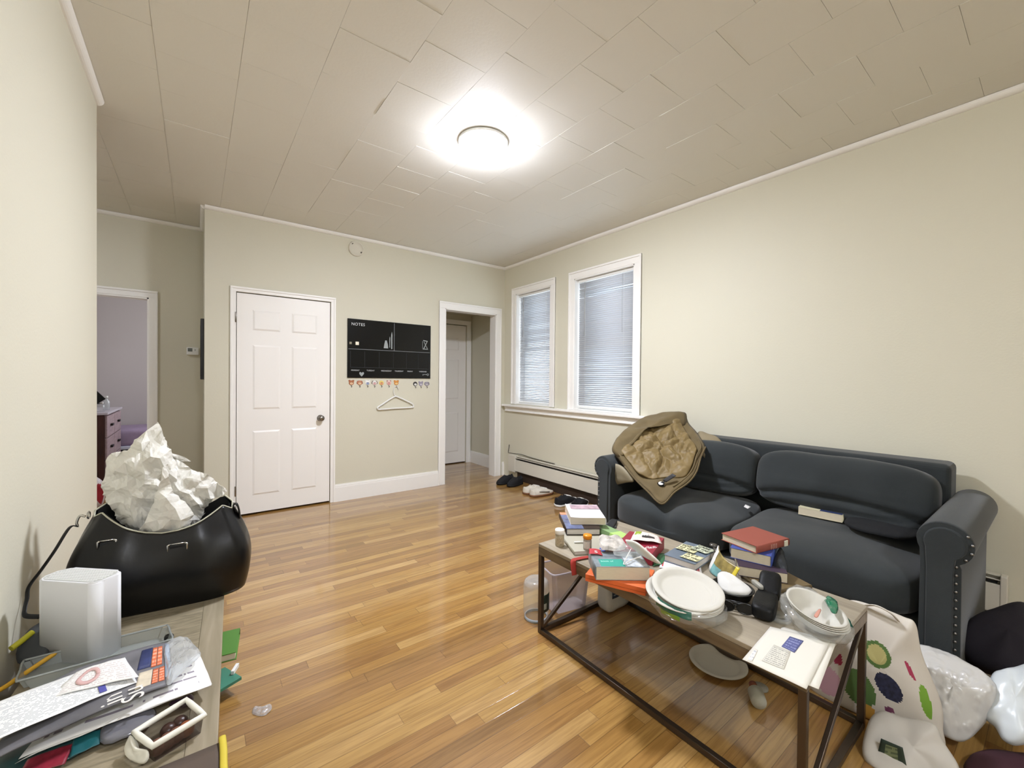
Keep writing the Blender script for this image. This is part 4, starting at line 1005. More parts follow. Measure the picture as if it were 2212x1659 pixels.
# --- orange box, thick book, mask, wrappers
orange = M('orange_card', 'dd6a35', .5)
d_ = V((.4, -.917, 0)).normalized(); e_ = V((.917, .4, 0)).normalized(); c0 = V((-1.995, -3.317, 0))
ang = math.atan2(d_.y, d_.x)
ob = thing('orange_box', 'flat orange box jutting over the near table edge', 'box', (c0.x+d_.x*.119+e_.x*.09, c0.y+d_.y*.119+e_.y*.09, T), ang)
bm = newbm(); boxb(bm, (-.119, -.09, .0005), (.119, .09, .030), bev=.002); obj('body', bm, orange, ob, world=False)
bm = newbm(); boxb(bm, (-.1195, -.0905, .012), (.1195, .0905, .014)); obj('lid_seam', bm, M('dark_orange_line', 'b14e22', .6), ob, world=False)
tb = book('thick_book', 'thick paperback with teal label lying on the orange box', (-1.872, -3.385), T+.0305, A_(-37.6), .212, .15, .053, M('grey_photo_cover', '7d8488', .3, var=.4, vscale=25), page_m, '-x', cov=.0015, over=.002)
bm = newbm(); boxb(bm, (-.085, -.07, .0528), (.012, -.005, .0536)); lb = obj('teal_label', bm, M('teal_print', '2f9a86', .45), tb, world=False)
bm = newbm(); text_bm(bm, 'book of', .016, frame_mt((-.078, -.03, .0538), (1, 0, 0), (0, 1, 0)), .0002); obj('lettering', bm, M('pale_teal_ink', 'b6e0d4', .6), tb, world=False)
bm = newbm(); boxb(bm, (.02, -.07, .0528), (.1, .03, .0535)); obj('cover_photo', bm, M('silver_photo', 'b7bcc0', .25, var=.4, vscale=50), tb, world=False)
zt = T+.0305+.055
q = [V((-1.945, -3.29, zt+.004)), V((-1.905, -3.33, zt+.001)), V((-1.875, -3.29, zt+.004)), V((-1.91, -3.26, zt+.008))]
sheet('price_tag', 'small red tag with white letter at the corner of the thick book', 'tag', q, M('red_tag', 'b03038', .5), .003)
bm = newbm(); text_bm(bm, 'S', .032, frame_mt(V((-1.925, -3.302, zt+.0085)), (.7, -.7, 0), (.7, .7, 0)), .0004); 
o_s = sub('letter', bm, paper_w, bpy.data.objects['price_tag'])
def crumple(name, label, cat, pts, mt, tf=.02, tb=.005, amp=.012, sc=18, group=None, rings=10, normal=None, mfn=None, smooth=False, power=.5):
    bm = newbm()
    def d(p, r, s, a):
        v = noise.voronoi(p*sc)[0]; return amp*((v[1]-v[0])*1.4-.4) + amp*.5*noise.noise(p*sc*.6)
    pillow(bm, pts, tf, tb, rings, 4, normal=normal, disp=d, smooth=smooth, mfn=mfn, power=power)
    return tag(obj(name, bm, mt), label, cat, group)
crumple('crumpled_paper', 'crumpled white printed paper behind the thick book', 'paper', [V((-1.88, -3.31, zt+.014)), V((-1.80, -3.36, zt+.012)), V((-1.73, -3.30, zt+.014)), V((-1.69, -3.22, zt+.0)), V((-1.73, -3.17, zt-.005)), V((-1.82, -3.235, zt+.016))], M('crumpled_print', 'b7b1a8', .7, var=.35, vscale=30), .022, .006, .012, 22, normal=(0, 0, 1))
crumple('plastic_wrapper', 'clear crinkled plastic wrapper on the thick book', 'wrapper', [V((-1.87, -3.37, zt+.008)), V((-1.80, -3.43, zt+.008)), V((-1.76, -3.39, zt+.010)), V((-1.76, -3.33, zt+.012)), V((-1.83, -3.33, zt+.010))], clear_pl, .016, .002, .008, 26, normal=(0, 0, 1))
# folded respirator mask
mk = thing('face_mask', 'folded white face mask with ear loops on the thick book', 'mask', (-1.815, -3.455, zt))
a, b = V((-1.798, -3.362, zt+.05)), V((-1.836, -3.56, zt+.030)); ax_ = (b-a); upn = V((.35, -.05, 1)).normalized(); sd = ax_.cross(upn).normalized()
ol = [a, a+ax_*.25-sd*.020-upn*.014, a+ax_*.5-sd*.03-upn*.018, a+ax_*.75-sd*.02-upn*.012, b, a+ax_*.75+sd*.03+upn*.02, a+ax_*.5+sd*.045+upn*.03, a+ax_*.25+sd*.03+upn*.02]
bm = newbm(); pillow(bm, ol, .012, .008, 8, 5); obj('body', bm, M('mask_fabric', 'd9d6cd', .85), mk)
for (u0, u1, o2) in ((.3, .62, -1), (.1, .45, .9)):
    p0, p1 = a+ax_*u0-sd*.022*o2-upn*.012, a+ax_*u1-sd*.028*o2-upn*.012; md = (p0+p1)/2-sd*.07*o2; md.z = zt+.004
    bm = newbm(); tube(bm, spline([p0, p0.lerp(md, .6)+V((0, 0, .004)), md, p1.lerp(md, .6)+V((0, 0, .004)), p1], 6), .0018, 6); obj('ear_loop', bm, M('white_elastic', 'e2e0da', .8), mk)
# red strap hanging over the edge
rs = [V((-1.79, -3.19, T+.004)), V((-1.83, -3.17, T+.006)), V((-1.87, -3.158, T+.005)), V((-1.897, -3.155, T+.003)), V((-1.905, -3.162, T-.02)), V((-1.908, -3.172, T-.055))]
sp_ = spline(rs, 6); bm = newbm(); tube(bm, sp_, [.013]*len(sp_), 10, flat=.14, up=(0, 0, 1)); tag(obj('red_strap', bm, M('red_webbing', '9c3026', .8)), 'red fabric strap hanging over the near table edge', 'strap')
crumple('grey_pouch', 'grey mesh pouch between the thick book and the plates', 'pouch', [V((-1.79, -3.52, T+.012)), V((-1.85, -3.56, T+.012)), V((-1.87, -3.60, T+.014)), V((-1.80, -3.62, T+.012)), V((-1.75, -3.57, T+.012))], M('grey_mesh', '6f6c68', .7, var=.4, vscale=50), .022, .008, .004, 30, normal=(0, 0, 1), smooth=True)

# --- middle: envelope letter, book with sticky notes, watch, curled magazine
q = [V((-1.646, -3.425, T+.006)), V((-1.55, -3.565, T+.006)), V((-1.462, -3.523, T+.005)), V((-1.514, -3.38, T+.006))]
q = [(-1.648, -3.428, T+.004), (-1.552, -3.568, T+.004), (-1.445, -3.50, T+.004), (-1.53, -3.365, T+.004)]
rc = sheet('letter', 'white letter with red bars under the book with sticky notes', 'letter', q, print_mat('letter_print', 'efe9ea', 'b9a9b3', 16, .4, 6, .5), .002)
fq = quad_fn(q, .002)
for (u0, u1) in ((.05, .08), (.88, .91), (.925, .95)): overlay(rc, 'red_bar', fq, u0, u1, .12, .5, M('red_ink', 'c03a44', .6))
bk = book('sticky_note_book', 'blue grey book covered with pale yellow sticky notes', (-1.458, -3.462), T+.0075, A_(6), .226, .14, .030, M('blue_grey_cover', '66727f', .4, var=.15), page_g, '+x', over=.003)
yel = M('pale_yellow_note', 'd8d4a8', .75)
for k, (x, y, r, s, w2) in enumerate(((-.055, -.03, -92, 'AT 7', .075), (.025, .022, -88, 'FOR IT', .085), (.062, -.028, -100, 'CARE', .08))):
    bm = newbm(); mt = frame_mt((x, y, .0305+.0014*k), (math.cos(A_(r)), math.sin(A_(r)), 0), (-math.sin(A_(r)), math.cos(A_(r)), 0))
    grid(bm, lambda u, v: mt @ V((-w2/2+w2*u, -w2/2+w2*v, .006*max(0, .4-v)**2*4)), 6, 6); n_ = obj('sticky_note', bm, yel if k < 2 else M('pale_green_note', 'c5cbb0', .75), bk, world=False, solid=.0004)
    bm = newbm()
    for j, w_ in enumerate((s, 'oil way', 'ok no')): text_bm(bm, w_, .024, mt @ Matrix.Translation((-w2*.42, w2*.16-.024*j, .0022)), .0003)
    o2 = obj('handwriting', bm, M('black_ink', '26241f', .7), bk, world=False)
wt = V((-1.392, -3.542, T+.0395)); bm = newbm(); wc = thing('wristwatch', 'silver wristwatch resting on the corner of the sticky note book', 'watch', wt)
rot = Matrix.Rotation(A_(35), 4, 'Z') @ Matrix.Rotation(A_(70), 4, 'X')
pts = [wt+V((0, 0, .018))+(rot @ V((.030*math.cos(2*PI*k/18), .024*math.sin(2*PI*k/18), 0))) for k in range(18)]
tube(bm, pts, .0065, 8, True, flat=.5); obj('bracelet', bm, M('brushed_steel', '6d6a66', .3, .9), wc)
bm = newbm(); lathe(bm, [(.016, 0), (.017, .004), (.015, .008), (.001, .0085)], pts[5]+V((0, 0, -.002)), 20); obj('watch_case', bm, M('brushed_steel', '6d6a66', .3, .9), wc)
# curled magazine leaning against the right-hand stack
mg = thing('magazine', 'colourful magazine curled upright against the right book stack', 'magazine', (-1.5, -3.63, T))
def magf(u, v):
    a = V((-1.405, -3.565, 0)); b = V((-1.512, -3.70, 0)); p = a.lerp(b, u)
    n2 = V((-.78, .62, 0)).normalized()
    p = p + n2*(.035*math.sin(PI*u)*(1-v*.3) + .035*(1-v)); p.z = T+.003+.085*v*(1-.25*u) ; return p
bm = newbm(); grid(bm, magf, 20, 12, mfn=lambda u, v: 0 if v > .45 and u > .12 else (1 if v < .5 and .15 < u < .7 else 2))
obj('cover', bm, [M('olive_photo', '8a7a45', .35, var=.5, vscale=35), M('teal_photo', '6d9a9a', .35, var=.35, vscale=30), M('grey_brown_photo', '776a5e', .35, var=.5, vscale=40)], mg, solid=.003)
bm = newbm(); grid(bm, lambda u, v: magf(.93+.08*u, v)+V((-.002, -.003, .0)), 3, 8); obj('yellow_spine', bm, M('yellow_spine', 'd6c23e', .4), mg, solid=.004)
bm = newbm(); grid(bm, lambda u, v: magf(u, v*.96)+V((.006, .005, .001)), 16, 8); obj('pages', bm, paper_w, mg, solid=.002)
# --- right-hand stack
def from_edge(p, q, depth):
    """centre and angle of a rectangle whose near edge runs p to q and that goes depth away from the camera"""
    p, q = V((p[0], p[1], 0)), V((q[0], q[1], 0)); d = (q-p); L = d.length; d.normalize(); n2 = V((-d.y, d.x, 0))
    c = (p+q)/2+n2*depth/2; return (c.x, c.y), math.atan2(d.y, d.x), L
c, a, L = from_edge((-1.475, -3.688), (-1.515, -3.775), .2); book('brown_book', 'thin brown book at the bottom of the right stack', (c[0]+.02, c[1]-.012), T+.0005, a, .14, .2, .018, M('brown_cover', '6b5a3c', .5), page_m, '+x')
c, a, L = from_edge((-1.478, -3.682), (-1.392, -3.832), .2); book('beige_book', 'tan thick book under the blue one in the right stack', c, T+.019, a, L, .2, .04, M('dark_purple_cover', '3a2c3c', .5), page_m, '+y', cov=.002, over=.002)
c, a, L = from_edge((-1.424, -3.625), (-1.384, -3.766), .2); book('blue_book', 'blue covered book under the red one in the right stack', c, T+.0595, a, L+.004, .2, .044, M('royal_blue_cover', '3c4f96', .4), page_m, '+x', cov=.002, over=.003)
rbk = book('red_book', 'brick red hardcover on top of the right stack', (-1.285, -3.662), T+.104, A_(-12), .215, .165, .032, M('brick_red_cloth', '8f4a3c', .7, bump=.2, bscale=300), page_m, '-y')
bm = newbm(); boxb(bm, (.068, -.0895, .004), (.092, -.0865, .028), bev=.001); obj('spine_label', bm, M('cream_label', 'd5cfba', .7), rbk, world=False)
for k in range(4):
    bm = newbm(); boxb(bm, (-.02+.011*k, -.0893, .006), (-.017+.011*k, -.0870, .026)); obj('gilt_line', bm, M('worn_gilt', 'b98a7c', .5), rbk, world=False)
crumple('black_pouch', 'small black fabric pouch leaning on the right end of the book stack', 'pouch', [at(1684, 1184, T+.098), at(1692, 1190, T+.09), at(1698, 1212, T+.07), at(1702, 1236, T+.05), at(1684, 1233, T+.05), at(1667, 1228, T+.05), at(1672, 1206, T+.075)], M('black_nylon', '1e2226', .5), .015, .012, .004, 30, smooth=True)
sheet('paper_slip', 'tan paper slip sticking out under the right book stack', 'paper', [(-1.37, -3.81, T+.003), (-1.40, -3.87, T+.002), (-1.36, -3.885, T+.002), (-1.33, -3.83, T+.003)], M('tan_paper', 'b8a888', .8))

# --- plates
pc = at(1484, 1277, T+.078); tilt_ax = V((RGT.x, RGT.y, 0)).normalized(); PR = Matrix.Rotation(A_(10), 3, tilt_ax)
plate_w = M('white_bagasse', 'c6c3b9', .7, bump=.1, bscale=120)
pprof = [(.001, .0), (.078, .0), (.088, .004), (.098, .014), (.104, .0165), (.114, .017), (.1185, .0155), (.119, .013), (.113, .0135), (.1, .011), (.09, .001), (.08, -.003), (.001, -.003)]
def plate(name, label, c, R3, group=None, prof=pprof, n=64):
    bm = newbm(); lathe(bm, prof, c, n, rot=R3, cap=False); bmesh.ops.remove_doubles(bm, verts=bm.verts[:], dist=.0012)
    return tag(obj(name, bm, plate_w), label, 'plate', group)
pn = PR @ V((0, 0, 1))
G_ = 'white paper plates stacked on the table'
plate('paper_plate', 'topmost white paper plate of the stack near the table edge', pc, PR, G_)
PR2 = Matrix.Rotation(A_(6), 3, tilt_ax)
for k in range(4):
    off = V((0, 0, 0)) if k else -tilt_ax*.022+V((-.012, -.004, 0))
    lab = 'white paper plate second from top, slipped out to the left' if k == 0 else 'white paper plate within the wrapped stack, below the slipped one'
    plate('paper_plate', lab, pc-pn*(.012+.006*k)+off*(.8 if k == 0 else .35)+V((0, 0, -.002)), PR2, G_)
# clear wrapper bag round the lower stack
wb = thing('plate_wrapper', 'clear plastic wrapper with green print around the paper plate stack', 'wrapper', (pc.x, pc.y, T))
bc = V((pc.x-.008, pc.y-.006, T+.002))
def wrapf(u, v):
    a = 2*PI*u; r = (.085+.042*math.sin(PI*min(1, v*.62+.05))) ; w_ = .006*noise.noise(V((math.cos(a)*3, math.sin(a)*3, v*3)))+.003*noise.noise(V((a*7, v*9, 1)))
    p = bc+V(((r+w_)*math.cos(a), (r+w_)*math.sin(a), 0)); p.z = T+.0015+max(0, (v*.062))+(.016*math.sin(a-1.2)+.006*noise.noise(V((a*2, 0, 3))))*v**2
    return p
vcam = math.atan2((CAM-bc).y, (CAM-bc).x)
def wm(u, v):
    da = (2*PI*u-vcam+PI) % (2*PI)-PI
    if v > .5 and -.85 < da < .1: return 1 if v > .72 else (2 if -.72 < da < -.2 and v > .5 else 0)
    return 0
bm = newbm(); grid(bm, wrapf, 90, 24, mfn=wm); obj('film', bm, [clear_pl, M('dark_green_print', '1f5a4c', .15, coat=.6), M('leaf_green_print', '6f9436', .2, coat=.6)], wb)

# --- black container with crumpled napkin
kc = V((-1.645, -3.735, T+.0006)); bowl_m = M('black_dish', '121312', .35)
bm = newbm(); lathe(bm, [(.05, 0), (.062, .012), (.072, .04), (.075, .042), (.071, .044), (.06, .016), (.046, .006), (.001, .005)], kc, 36); tag(obj('black_bowl', bm, bowl_m), 'small black bowl holding a crumpled white napkin', 'bowl')
nk = [kc+V(p) for p in ((-.055, -.02, .046), (-.02, -.062, .048), (.035, -.055, .046), (.058, -.01, .048), (.05, .035, .058), (.015, .058, .072), (-.02, .045, .062), (-.05, .02, .05))]
crumple('napkin', 'crumpled white napkin in the small black bowl', 'napkin', nk, M('napkin_tissue', 'd2d1cd', .85), .014, .03, .012, 16, normal=(0, 0, 1), smooth=True, rings=12)
# black folded sunglasses and case
gs = thing('sunglasses', 'black folded sunglasses beside the black bowl', 'sunglasses', (-1.735, -3.80, T))
gl_m = M('black_frame', '101010', .25)
d2 = V((.5, -.86, 0)).normalized(); n2 = V((.86, .5, 0)); c2 = V((-1.742, -3.793, T+.022))
for s in (-1, 1):
    bm = newbm(); pts = [c2+d2*(s*.031+.027*math.cos(t))+V((0, 0, .018*math.sin(t)))*(1 if True else 0) for t in [2*PI*k/18 for k in range(18)]]; tube(bm, pts, .003, 6, True); r_ = obj('rim', bm, gl_m, gs)
    bm = newbm(); f = bm.faces.new([bm.verts.new(p) for p in pts]); sub('lens', bm, M('dark_lens', '0a0b0c', .08), r_, solid=.0015)
    bm = newbm(); tube(bm, [c2+d2*s*.06+V((0, 0, .010)), c2+d2*s*.062+n2*.02+V((0, 0, .008)), c2-d2*s*.02+n2*(.03+.006*s)+V((0, 0, .004)), c2-d2*s*.06+n2*(.034+.006*s)+V((0, 0, -.006))], .0028, 6); obj('temple', bm, gl_m, gs)
bm = newbm(); tube(bm, [c2-d2*.006+V((0, 0, .006)), c2+V((0, 0, .009)), c2+d2*.006+V((0, 0, .006))], .0026, 6); obj('bridge', bm, gl_m, gs)
lea = M('black_leather', '0a0b0c', .5, bump=.4, bscale=160, spec=.3)
cs = thing('camera_case', 'black leather case with upright flap between bowl and plastic-wrapped bowls', 'case', (-1.60, -3.835, T))
bm = newbm(); cushion(bm, (-1.645, -3.85, T+.026), (.085, .036, .0255), 4.5, 12, lambda q: V((q.x, q.y, q.z+.004*noise.noise(q*18))), rot=Matrix.Rotation(A_(16), 3, 'Z')); obj('body', bm, lea, cs)
bm = newbm(); cushion(bm, (-1.535, -3.822, T+.05), (.055, .036, .026), 4.5, 12, rot=Matrix.Rotation(A_(16), 3, 'Z') @ Matrix.Rotation(A_(-28), 3, 'Y')); obj('flap', bm, lea, cs)
bm = newbm(); cushion(bm, (-1.575, -3.795, T+.055), (.03, .009, .009), 4, 6, rot=Matrix.Rotation(A_(55), 3, 'Z')); obj('grey_clasp', bm, M('pale_grey_plastic', '9b998f', .4), cs)
bm = newbm(); lathe(bm, [(.034, 0), (.036, .004), (.036, .012), (.031, .014), (.030, .006), (.001, .005)], (-1.655, -3.900, T+.0006), 30); tag(obj('cup_lid', bm, clear_pl), 'clear plastic cup lid in front of the leather case', 'lid')
crumple('cellophane', 'crinkled clear cellophane behind the white bowls', 'wrapper', [V((-1.50, -3.86, T+.012)), V((-1.46, -3.92, T+.01)), V((-1.40, -3.94, T+.012)), V((-1.37, -3.90, T+.014)), V((-1.42, -3.85, T+.012))], clear_pl, .03, .008, .014, 24, normal=(0, 0, 1))

# --- white bowls in a clear bag
bw = V((-1.612, -3.983, T)); BR = Matrix.Rotation(A_(14), 3, tilt_ax) @ Matrix.Rotation(A_(8), 3, V((FWD.x, FWD.y, 0)).normalized())
bprof = [(.001, 0), (.045, 0), (.062, .012), (.078, .036), (.086, .039), (.0865, .0365), (.08, .033), (.066, .011), (.048, -.003), (.001, -.003)]
for k in range(4):
    bm = newbm(); lathe(bm, bprof, bw+V((.0, 0, .016+.0065*(3-k)))+V((.002*k, -.002*k, 0)), 48, rot=BR, cap=False); bmesh.ops.remove_doubles(bm, verts=bm.verts[:], dist=.0012)
    tag(obj('paper_bowl', bm, plate_w), 'topmost white paper bowl in the clear bag at the right table end' if k == 0 else 'white paper bowl nested below the topmost one in the clear bag', 'bowl', 'white paper bowls nested in a clear bag')
bgw = thing('bowl_wrapper', 'clear plastic bag with green print around the nested white bowls', 'wrapper', bw)
def bwf(u, v):
    a = 2*PI*u; r = .062+.042*math.sin(PI*min(1, .1+v*.6)); w_ = .005*noise.noise(V((math.cos(a)*4, math.sin(a)*4, v*4)))+.003*noise.noise(V((a*6, v*8, 5)))
    p = V(((r+w_)*math.cos(a), (r+w_)*math.sin(a), .048*v)); 
    if v > .8: p = p*(1-(v-.8)*.5); p.z += .006
    q = BR @ p; return bw+V((q.x, q.y, max(.0012, q.z+.010)))
def bmf(u, v):
    da = (2*PI*u - math.atan2(TX0-1, 1)) ; aa = math.degrees(2*PI*u) % 360
    return 1 if (290 < aa < 330 and v > .75) else 0
bm = newbm(); grid(bm, bwf, 72, 20, mfn=bmf); obj('film', bm, [clear_pl, M('dark_green_print', '1f5a4c', .15)], bgw)
fl = [at(u, v, T+.07) for u, v in ((1780, 1296), (1790, 1288), (1806, 1297), (1811, 1312), (1806, 1326), (1796, 1322), (1788, 1308))]
bm = newbm(); pillow(bm, fl, .008, .003, 6, 4, disp=lambda p, r, s, a: .006*noise.noise(p*45)); obj('green_seal', bm, M('emerald_print', '17694a', .25, coat=.5), bgw)
fl = [at(u, v, T+.056) for u, v in ((1758, 1330), (1768, 1316), (1774, 1318), (1766, 1334))]
bm = newbm(); pillow(bm, fl, .002, .001, 4, 4); obj('red_print', bm, M('faded_red_print', 'c78d7c', .4), bgw)

# --- envelopes
env = M('white_envelope', 'd9d5ca', .8, spec=.2)
q2 = [V((-1.970, -3.952, T+.0012)), V((-1.938, -4.098, T+.0012)), V((-1.655, -4.06, T+.0012)), V((-1.700, -3.925, T+.0012))]
sheet('envelope', 'plain white envelope mostly hidden, lower of the two at the table corner', 'envelope', q2, env, 0, 0, .0012, group='envelopes at the table corner')
q1 = [V((-1.983, -3.924, T+.0042)), V((-1.969, -4.080, T+.0042)), V((-1.672, -4.047, T+.005)), V((-1.735, -3.900, T+.0042))]
q1[2] = at(1793, 1386, T+.005); q1[3] = at(1664, 1354, T+.0045)
ev = sheet('envelope', 'white window envelope with blue stamp, upper one at the table corner', 'envelope', q1, env, .001, .0008, .0014, group='envelopes at the table corner')
fq = quad_fn(q1, .001, .0008)
def ovq(parent, name, pix, mt, z=T+.0068):
    pts = [at(u, v, z) for u, v in pix]; bm = newbm(); grid(bm, quad_fn(pts), 6, 6); return sub(name, bm, mt, parent, solid=.0004)
D_ = lambda L: [(1520+a/5.53, 1200+b/5.53) for a, b in L]
ovq(ev, 'address_window', D_([(840, 1065), (1040, 1150), (960, 1360), (695, 1255)]), print_mat('window_print', 'd3d0c4', '6f6d68', 10, .5, 6, .6))
st = ovq(ev, 'stamp', D_([(930, 1085), (1085, 1160), (1195, 1020), (1030, 965)]), print_mat('blue_stamp', '54598a', '9aa0c4', 5, .5, 4, .6), T+.0072)
ovq(ev, 'return_address', D_([(520, 1250), (580, 1265), (645, 1130), (610, 1110)]), print_mat('small_print', 'ebe7dc', '8b92a8', 4, .5, 4, .7))

# ================================================================== ON THE FLOOR ROUND THE TABLE
jp = V((-1.812, -2.800, 0)); jr = thing('glass_jar', 'large clear glass jar standing upside down on the floor by the table leg', 'jar', jp)
bm = newbm(); lathe(bm, [(.056, .012), (.066, .022), (.068, .04), (.068, .175), (.062, .195), (.05, .205), (.03, .203), (.02, .198), (.001, .197)], jp, 40, cap=False); obj('body', bm, clear_mat('jar_glass', 'e8f0f2', .22, .10), jr)
bm = newbm(); lathe(bm, [(.06, 0), (.061, .002), (.061, .012), (.056, .013)], jp, 36, cap=False); obj('rim', bm, M('white_jar_lid', 'aab2ba', .4), jr, solid=.002)
bm = newbm(); vc = math.atan2((CAM-jp).y, (CAM-jp).x); grid(bm, lambda u, v: jp+V((.0695*math.cos(vc+.35+1.3*u), .0695*math.sin(vc+.35+1.3*u), .055+.09*v)), 14, 6, mfn=lambda u, v: 1 if .2 < u < .45 and .1 < v < .5 else 0); obj('label', bm, [M('dark_green_label', '2d3b31', .5), M('pale_label', 'b9bcae', .6)], jr, solid=.0006)
frost = clear_mat('frosted_plastic', 'c9bfc6', .55, .35)
bx_ = thing('plastic_bin', 'frosted translucent plastic bin on the floor behind the table leg', 'bin', (-1.60, -2.80, 0))
bm = newbm(); c = V((-1.60, -2.80, 0)); R4 = Matrix.Rotation(A_(-12), 3, 'Z')
lo = [R4 @ V((x, y, 0)) for x, y in ((-.105, -.07), (.105, -.07), (.105, .07), (-.105, .07))]; hi = [R4 @ V((x, y, 0)) for x, y in ((-.125, -.085), (.125, -.085), (.125, .085), (-.125, .085))]
vl = [bm.verts.new(c+p+V((0, 0, .002))) for p in lo]; vh = [bm.verts.new(c+p+V((0, 0, .22))) for p in hi]
bm.faces.new(vl[::-1])
for k in range(4): bm.faces.new((vl[k], vl[(k+1) % 4], vh[(k+1) % 4], vh[k]))
bmesh.ops.bevel(bm, geom=[e for e in bm.edges if abs(e.verts[0].co.z-e.verts[1].co.z) > .1], offset=.02, segments=4, affect='EDGES'); obj('tub', bm, frost, bx_)
bm = newbm(); tube(bm, rloop([c+p+V((0, 0, .22)) for p in hi], .12), .005, 8, True); obj('rim', bm, frost, bx_)
wp = thing('white_package', 'white plastic package with dark blue label on the floor under the table', 'package', (-1.40, -2.985, 0))
bm = newbm(); cushion(bm, (-1.40, -2.985, .105), (.10, .045, .103), 5, 12, lambda q: V((q.x, q.y+.006*noise.noise(q*14), q.z+.004*noise.noise(q*12)))); obj('body', bm, M('white_poly_package', 'cfcfcb', .35), wp)
bm = newbm(); grid(bm, lambda u, v: V((-1.475+.07*u, -3.0335-.002*math.sin(PI*u), .09+.1*v)), 8, 8); obj('label', bm, print_mat('navy_label', '27384f', 'b4bfc9', 7, .4, 3, .8), wp, solid=.001)
bm = newbm(); cushion(bm, (-1.26, -3.10, .05), (.09, .07, .05), 2.6, 10, lambda q: q+V((0, 0, .02*noise.noise(q*20)))); tag(obj('dark_cloth', bm, M('slate_cloth', '3a4048', .9)), 'dark slate cloth bundle on the floor between table and sofa', 'cloth')
bm = newbm(); lathe(bm, pprof, (-1.40, -3.565, .0035), 48, cap=False); bmesh.ops.remove_doubles(bm, verts=bm.verts[:], dist=.0012); tag(obj('paper_plate', bm, plate_w), 'white paper plate lying on the floor under the coffee table', 'plate')
bp_ = V((-1.50, -3.77, 0)); wbt = thing('soap_bottle', 'small pale bottle lying on the floor under the coffee table', 'bottle', bp_)
RB = Matrix.Rotation(A_(35), 3, 'Z') @ Matrix.Rotation(PI/2, 3, 'Y')
bm = newbm(); lathe(bm, [(.001, 0), (.026, .002), (.028, .01), (.028, .06), (.012, .075), (.012, .082)], bp_+V((-.03, -.02, .029)), 20, rot=RB); obj('body', bm, M('pale_bottle', 'b8b7a8', .4), wbt)
bm = newbm(); lathe(bm, [(.015, .08), (.015, .105), (.001, .106)], bp_+V((-.03, -.02, .029)), 16, rot=RB); obj('cap', bm, M('brown_cap', '7a4028', .5), wbt)
bm = newbm(); lathe(bm, [(.03, .001), (.03, .006), (.001, .0065)], (-1.40, -3.74, 0), 20); tag(obj('bottle_lid', bm, M('pale_grey_plastic', '9b998f', .4)), 'pale round lid on the floor beside the lying bottle', 'lid')
crumple('plastic_scrap', 'small clear plastic scrap on the open floor planks', 'wrapper', [at(u, v, .004) for u, v in ((546, 1542), (548, 1528), (566, 1526), (584, 1520), (586, 1532), (570, 1545))], clear_mat('dull_plastic', 'd8d4d4', .3, .2), .01, .003, .006, 40, normal=(0, 0, 1))

# ---- bags at the right
fruit = [M('tote_white', 'c9c2b6', .7), M('tote_okra_rim', '4f6b34', .7), M('tote_okra', 'a9a066', .7), M('tote_berry', '23253c', .7, var=.5, vscale=90), M('tote_pink', 'c39aa6', .7), M('tote_crimson', '9c2f4c', .7), M('tote_lime', '6f9a2e', .7), M('tote_green', '53703c', .7), M('tote_yellow', 'c08f3c', .7), M('tote_purple', '6d3a55', .7)]
tq = [V((-1.235, -3.86, .004)), V((-1.225, -4.235, .004)), V((-1.165, -4.165, .385)), V((-1.165, -3.965, .385))]
PATT = []   # printed fruit: centre and radii measured on the cloth (u along, v up), rotation, material
def px_uv(u, v):
    d = ray(u, v); n = (tq[1]-tq[0]).cross(tq[3]-tq[0]); t = (tq[0]-CAM).dot(n)/d.dot(n); p = CAM+d*t
    return p
for (u, v, ru, rv, rot_, mi) in ((1901, 1404, .040, .044, .3, 1), (1901, 1404, .028, .032, .3, 2), (1926, 1473, .032, .046, .7, 3), (1929, 1522, .014, .009, 0, 9), (1792, 1462, .05, .055, 0, 4), (1812, 1408, .02, .03, .5, 5), (1800, 1520, .022, .014, 0, 5), (1862, 1475, .05, .062, .3, 7), (1880, 1530, .028, .032, 0, 8), (1970, 1440, .006, .03, .5, 5), (2003, 1510, .012, .05, .25, 6)):
    PATT.append((px_uv(u, v), ru, rv, rot_, mi))
def tote_m(c, r, s):
    if s < 0: return 0
    mi = 0
    for (p, ru, rv, ro, m_) in PATT:
        a, b = -(c.y-p.y), c.z-p.z; x_, y_ = a*math.cos(ro)+b*math.sin(ro), -a*math.sin(ro)+b*math.cos(ro)
        if (x_/ru)**2+(y_/rv)**2 < 1: mi = m_
    return mi
bm = newbm(); to = [tq[0], tq[0].lerp(tq[1], .5)+V((-.02, 0, 0)), tq[1], V((-1.21, -4.245, .08)), V((-1.19, -4.235, .16)), V((-1.175, -4.185, .29)), tq[2], V((-1.16, -4.13, .395)), V((-1.162, -4.05, .40)), tq[3], V((-1.19, -3.93, .3)), V((-1.215, -3.88, .15))]
pillow(bm, to, .045, .05, 44, 16, normal=(-1, -.08, .15), mfn=tote_m, disp=lambda p, r, s, a: .008*noise.noise(p*9)*(1-r*.6), power=.6)
tote = thing('tote_bag', 'white reusable tote bag printed with fruit beside the sofa arm', 'bag', (-1.2, -4.05, 0)); obj('body', bm, fruit, tote)
bm = newbm(); tube(bm, spline([V((-1.185, -4.12, .385)), V((-1.20, -4.10, .41)), V((-1.20, -4.06, .418)), V((-1.185, -4.02, .395))], 6), .012, 8, flat=.25); obj('handle', bm, fruit[0], tote)
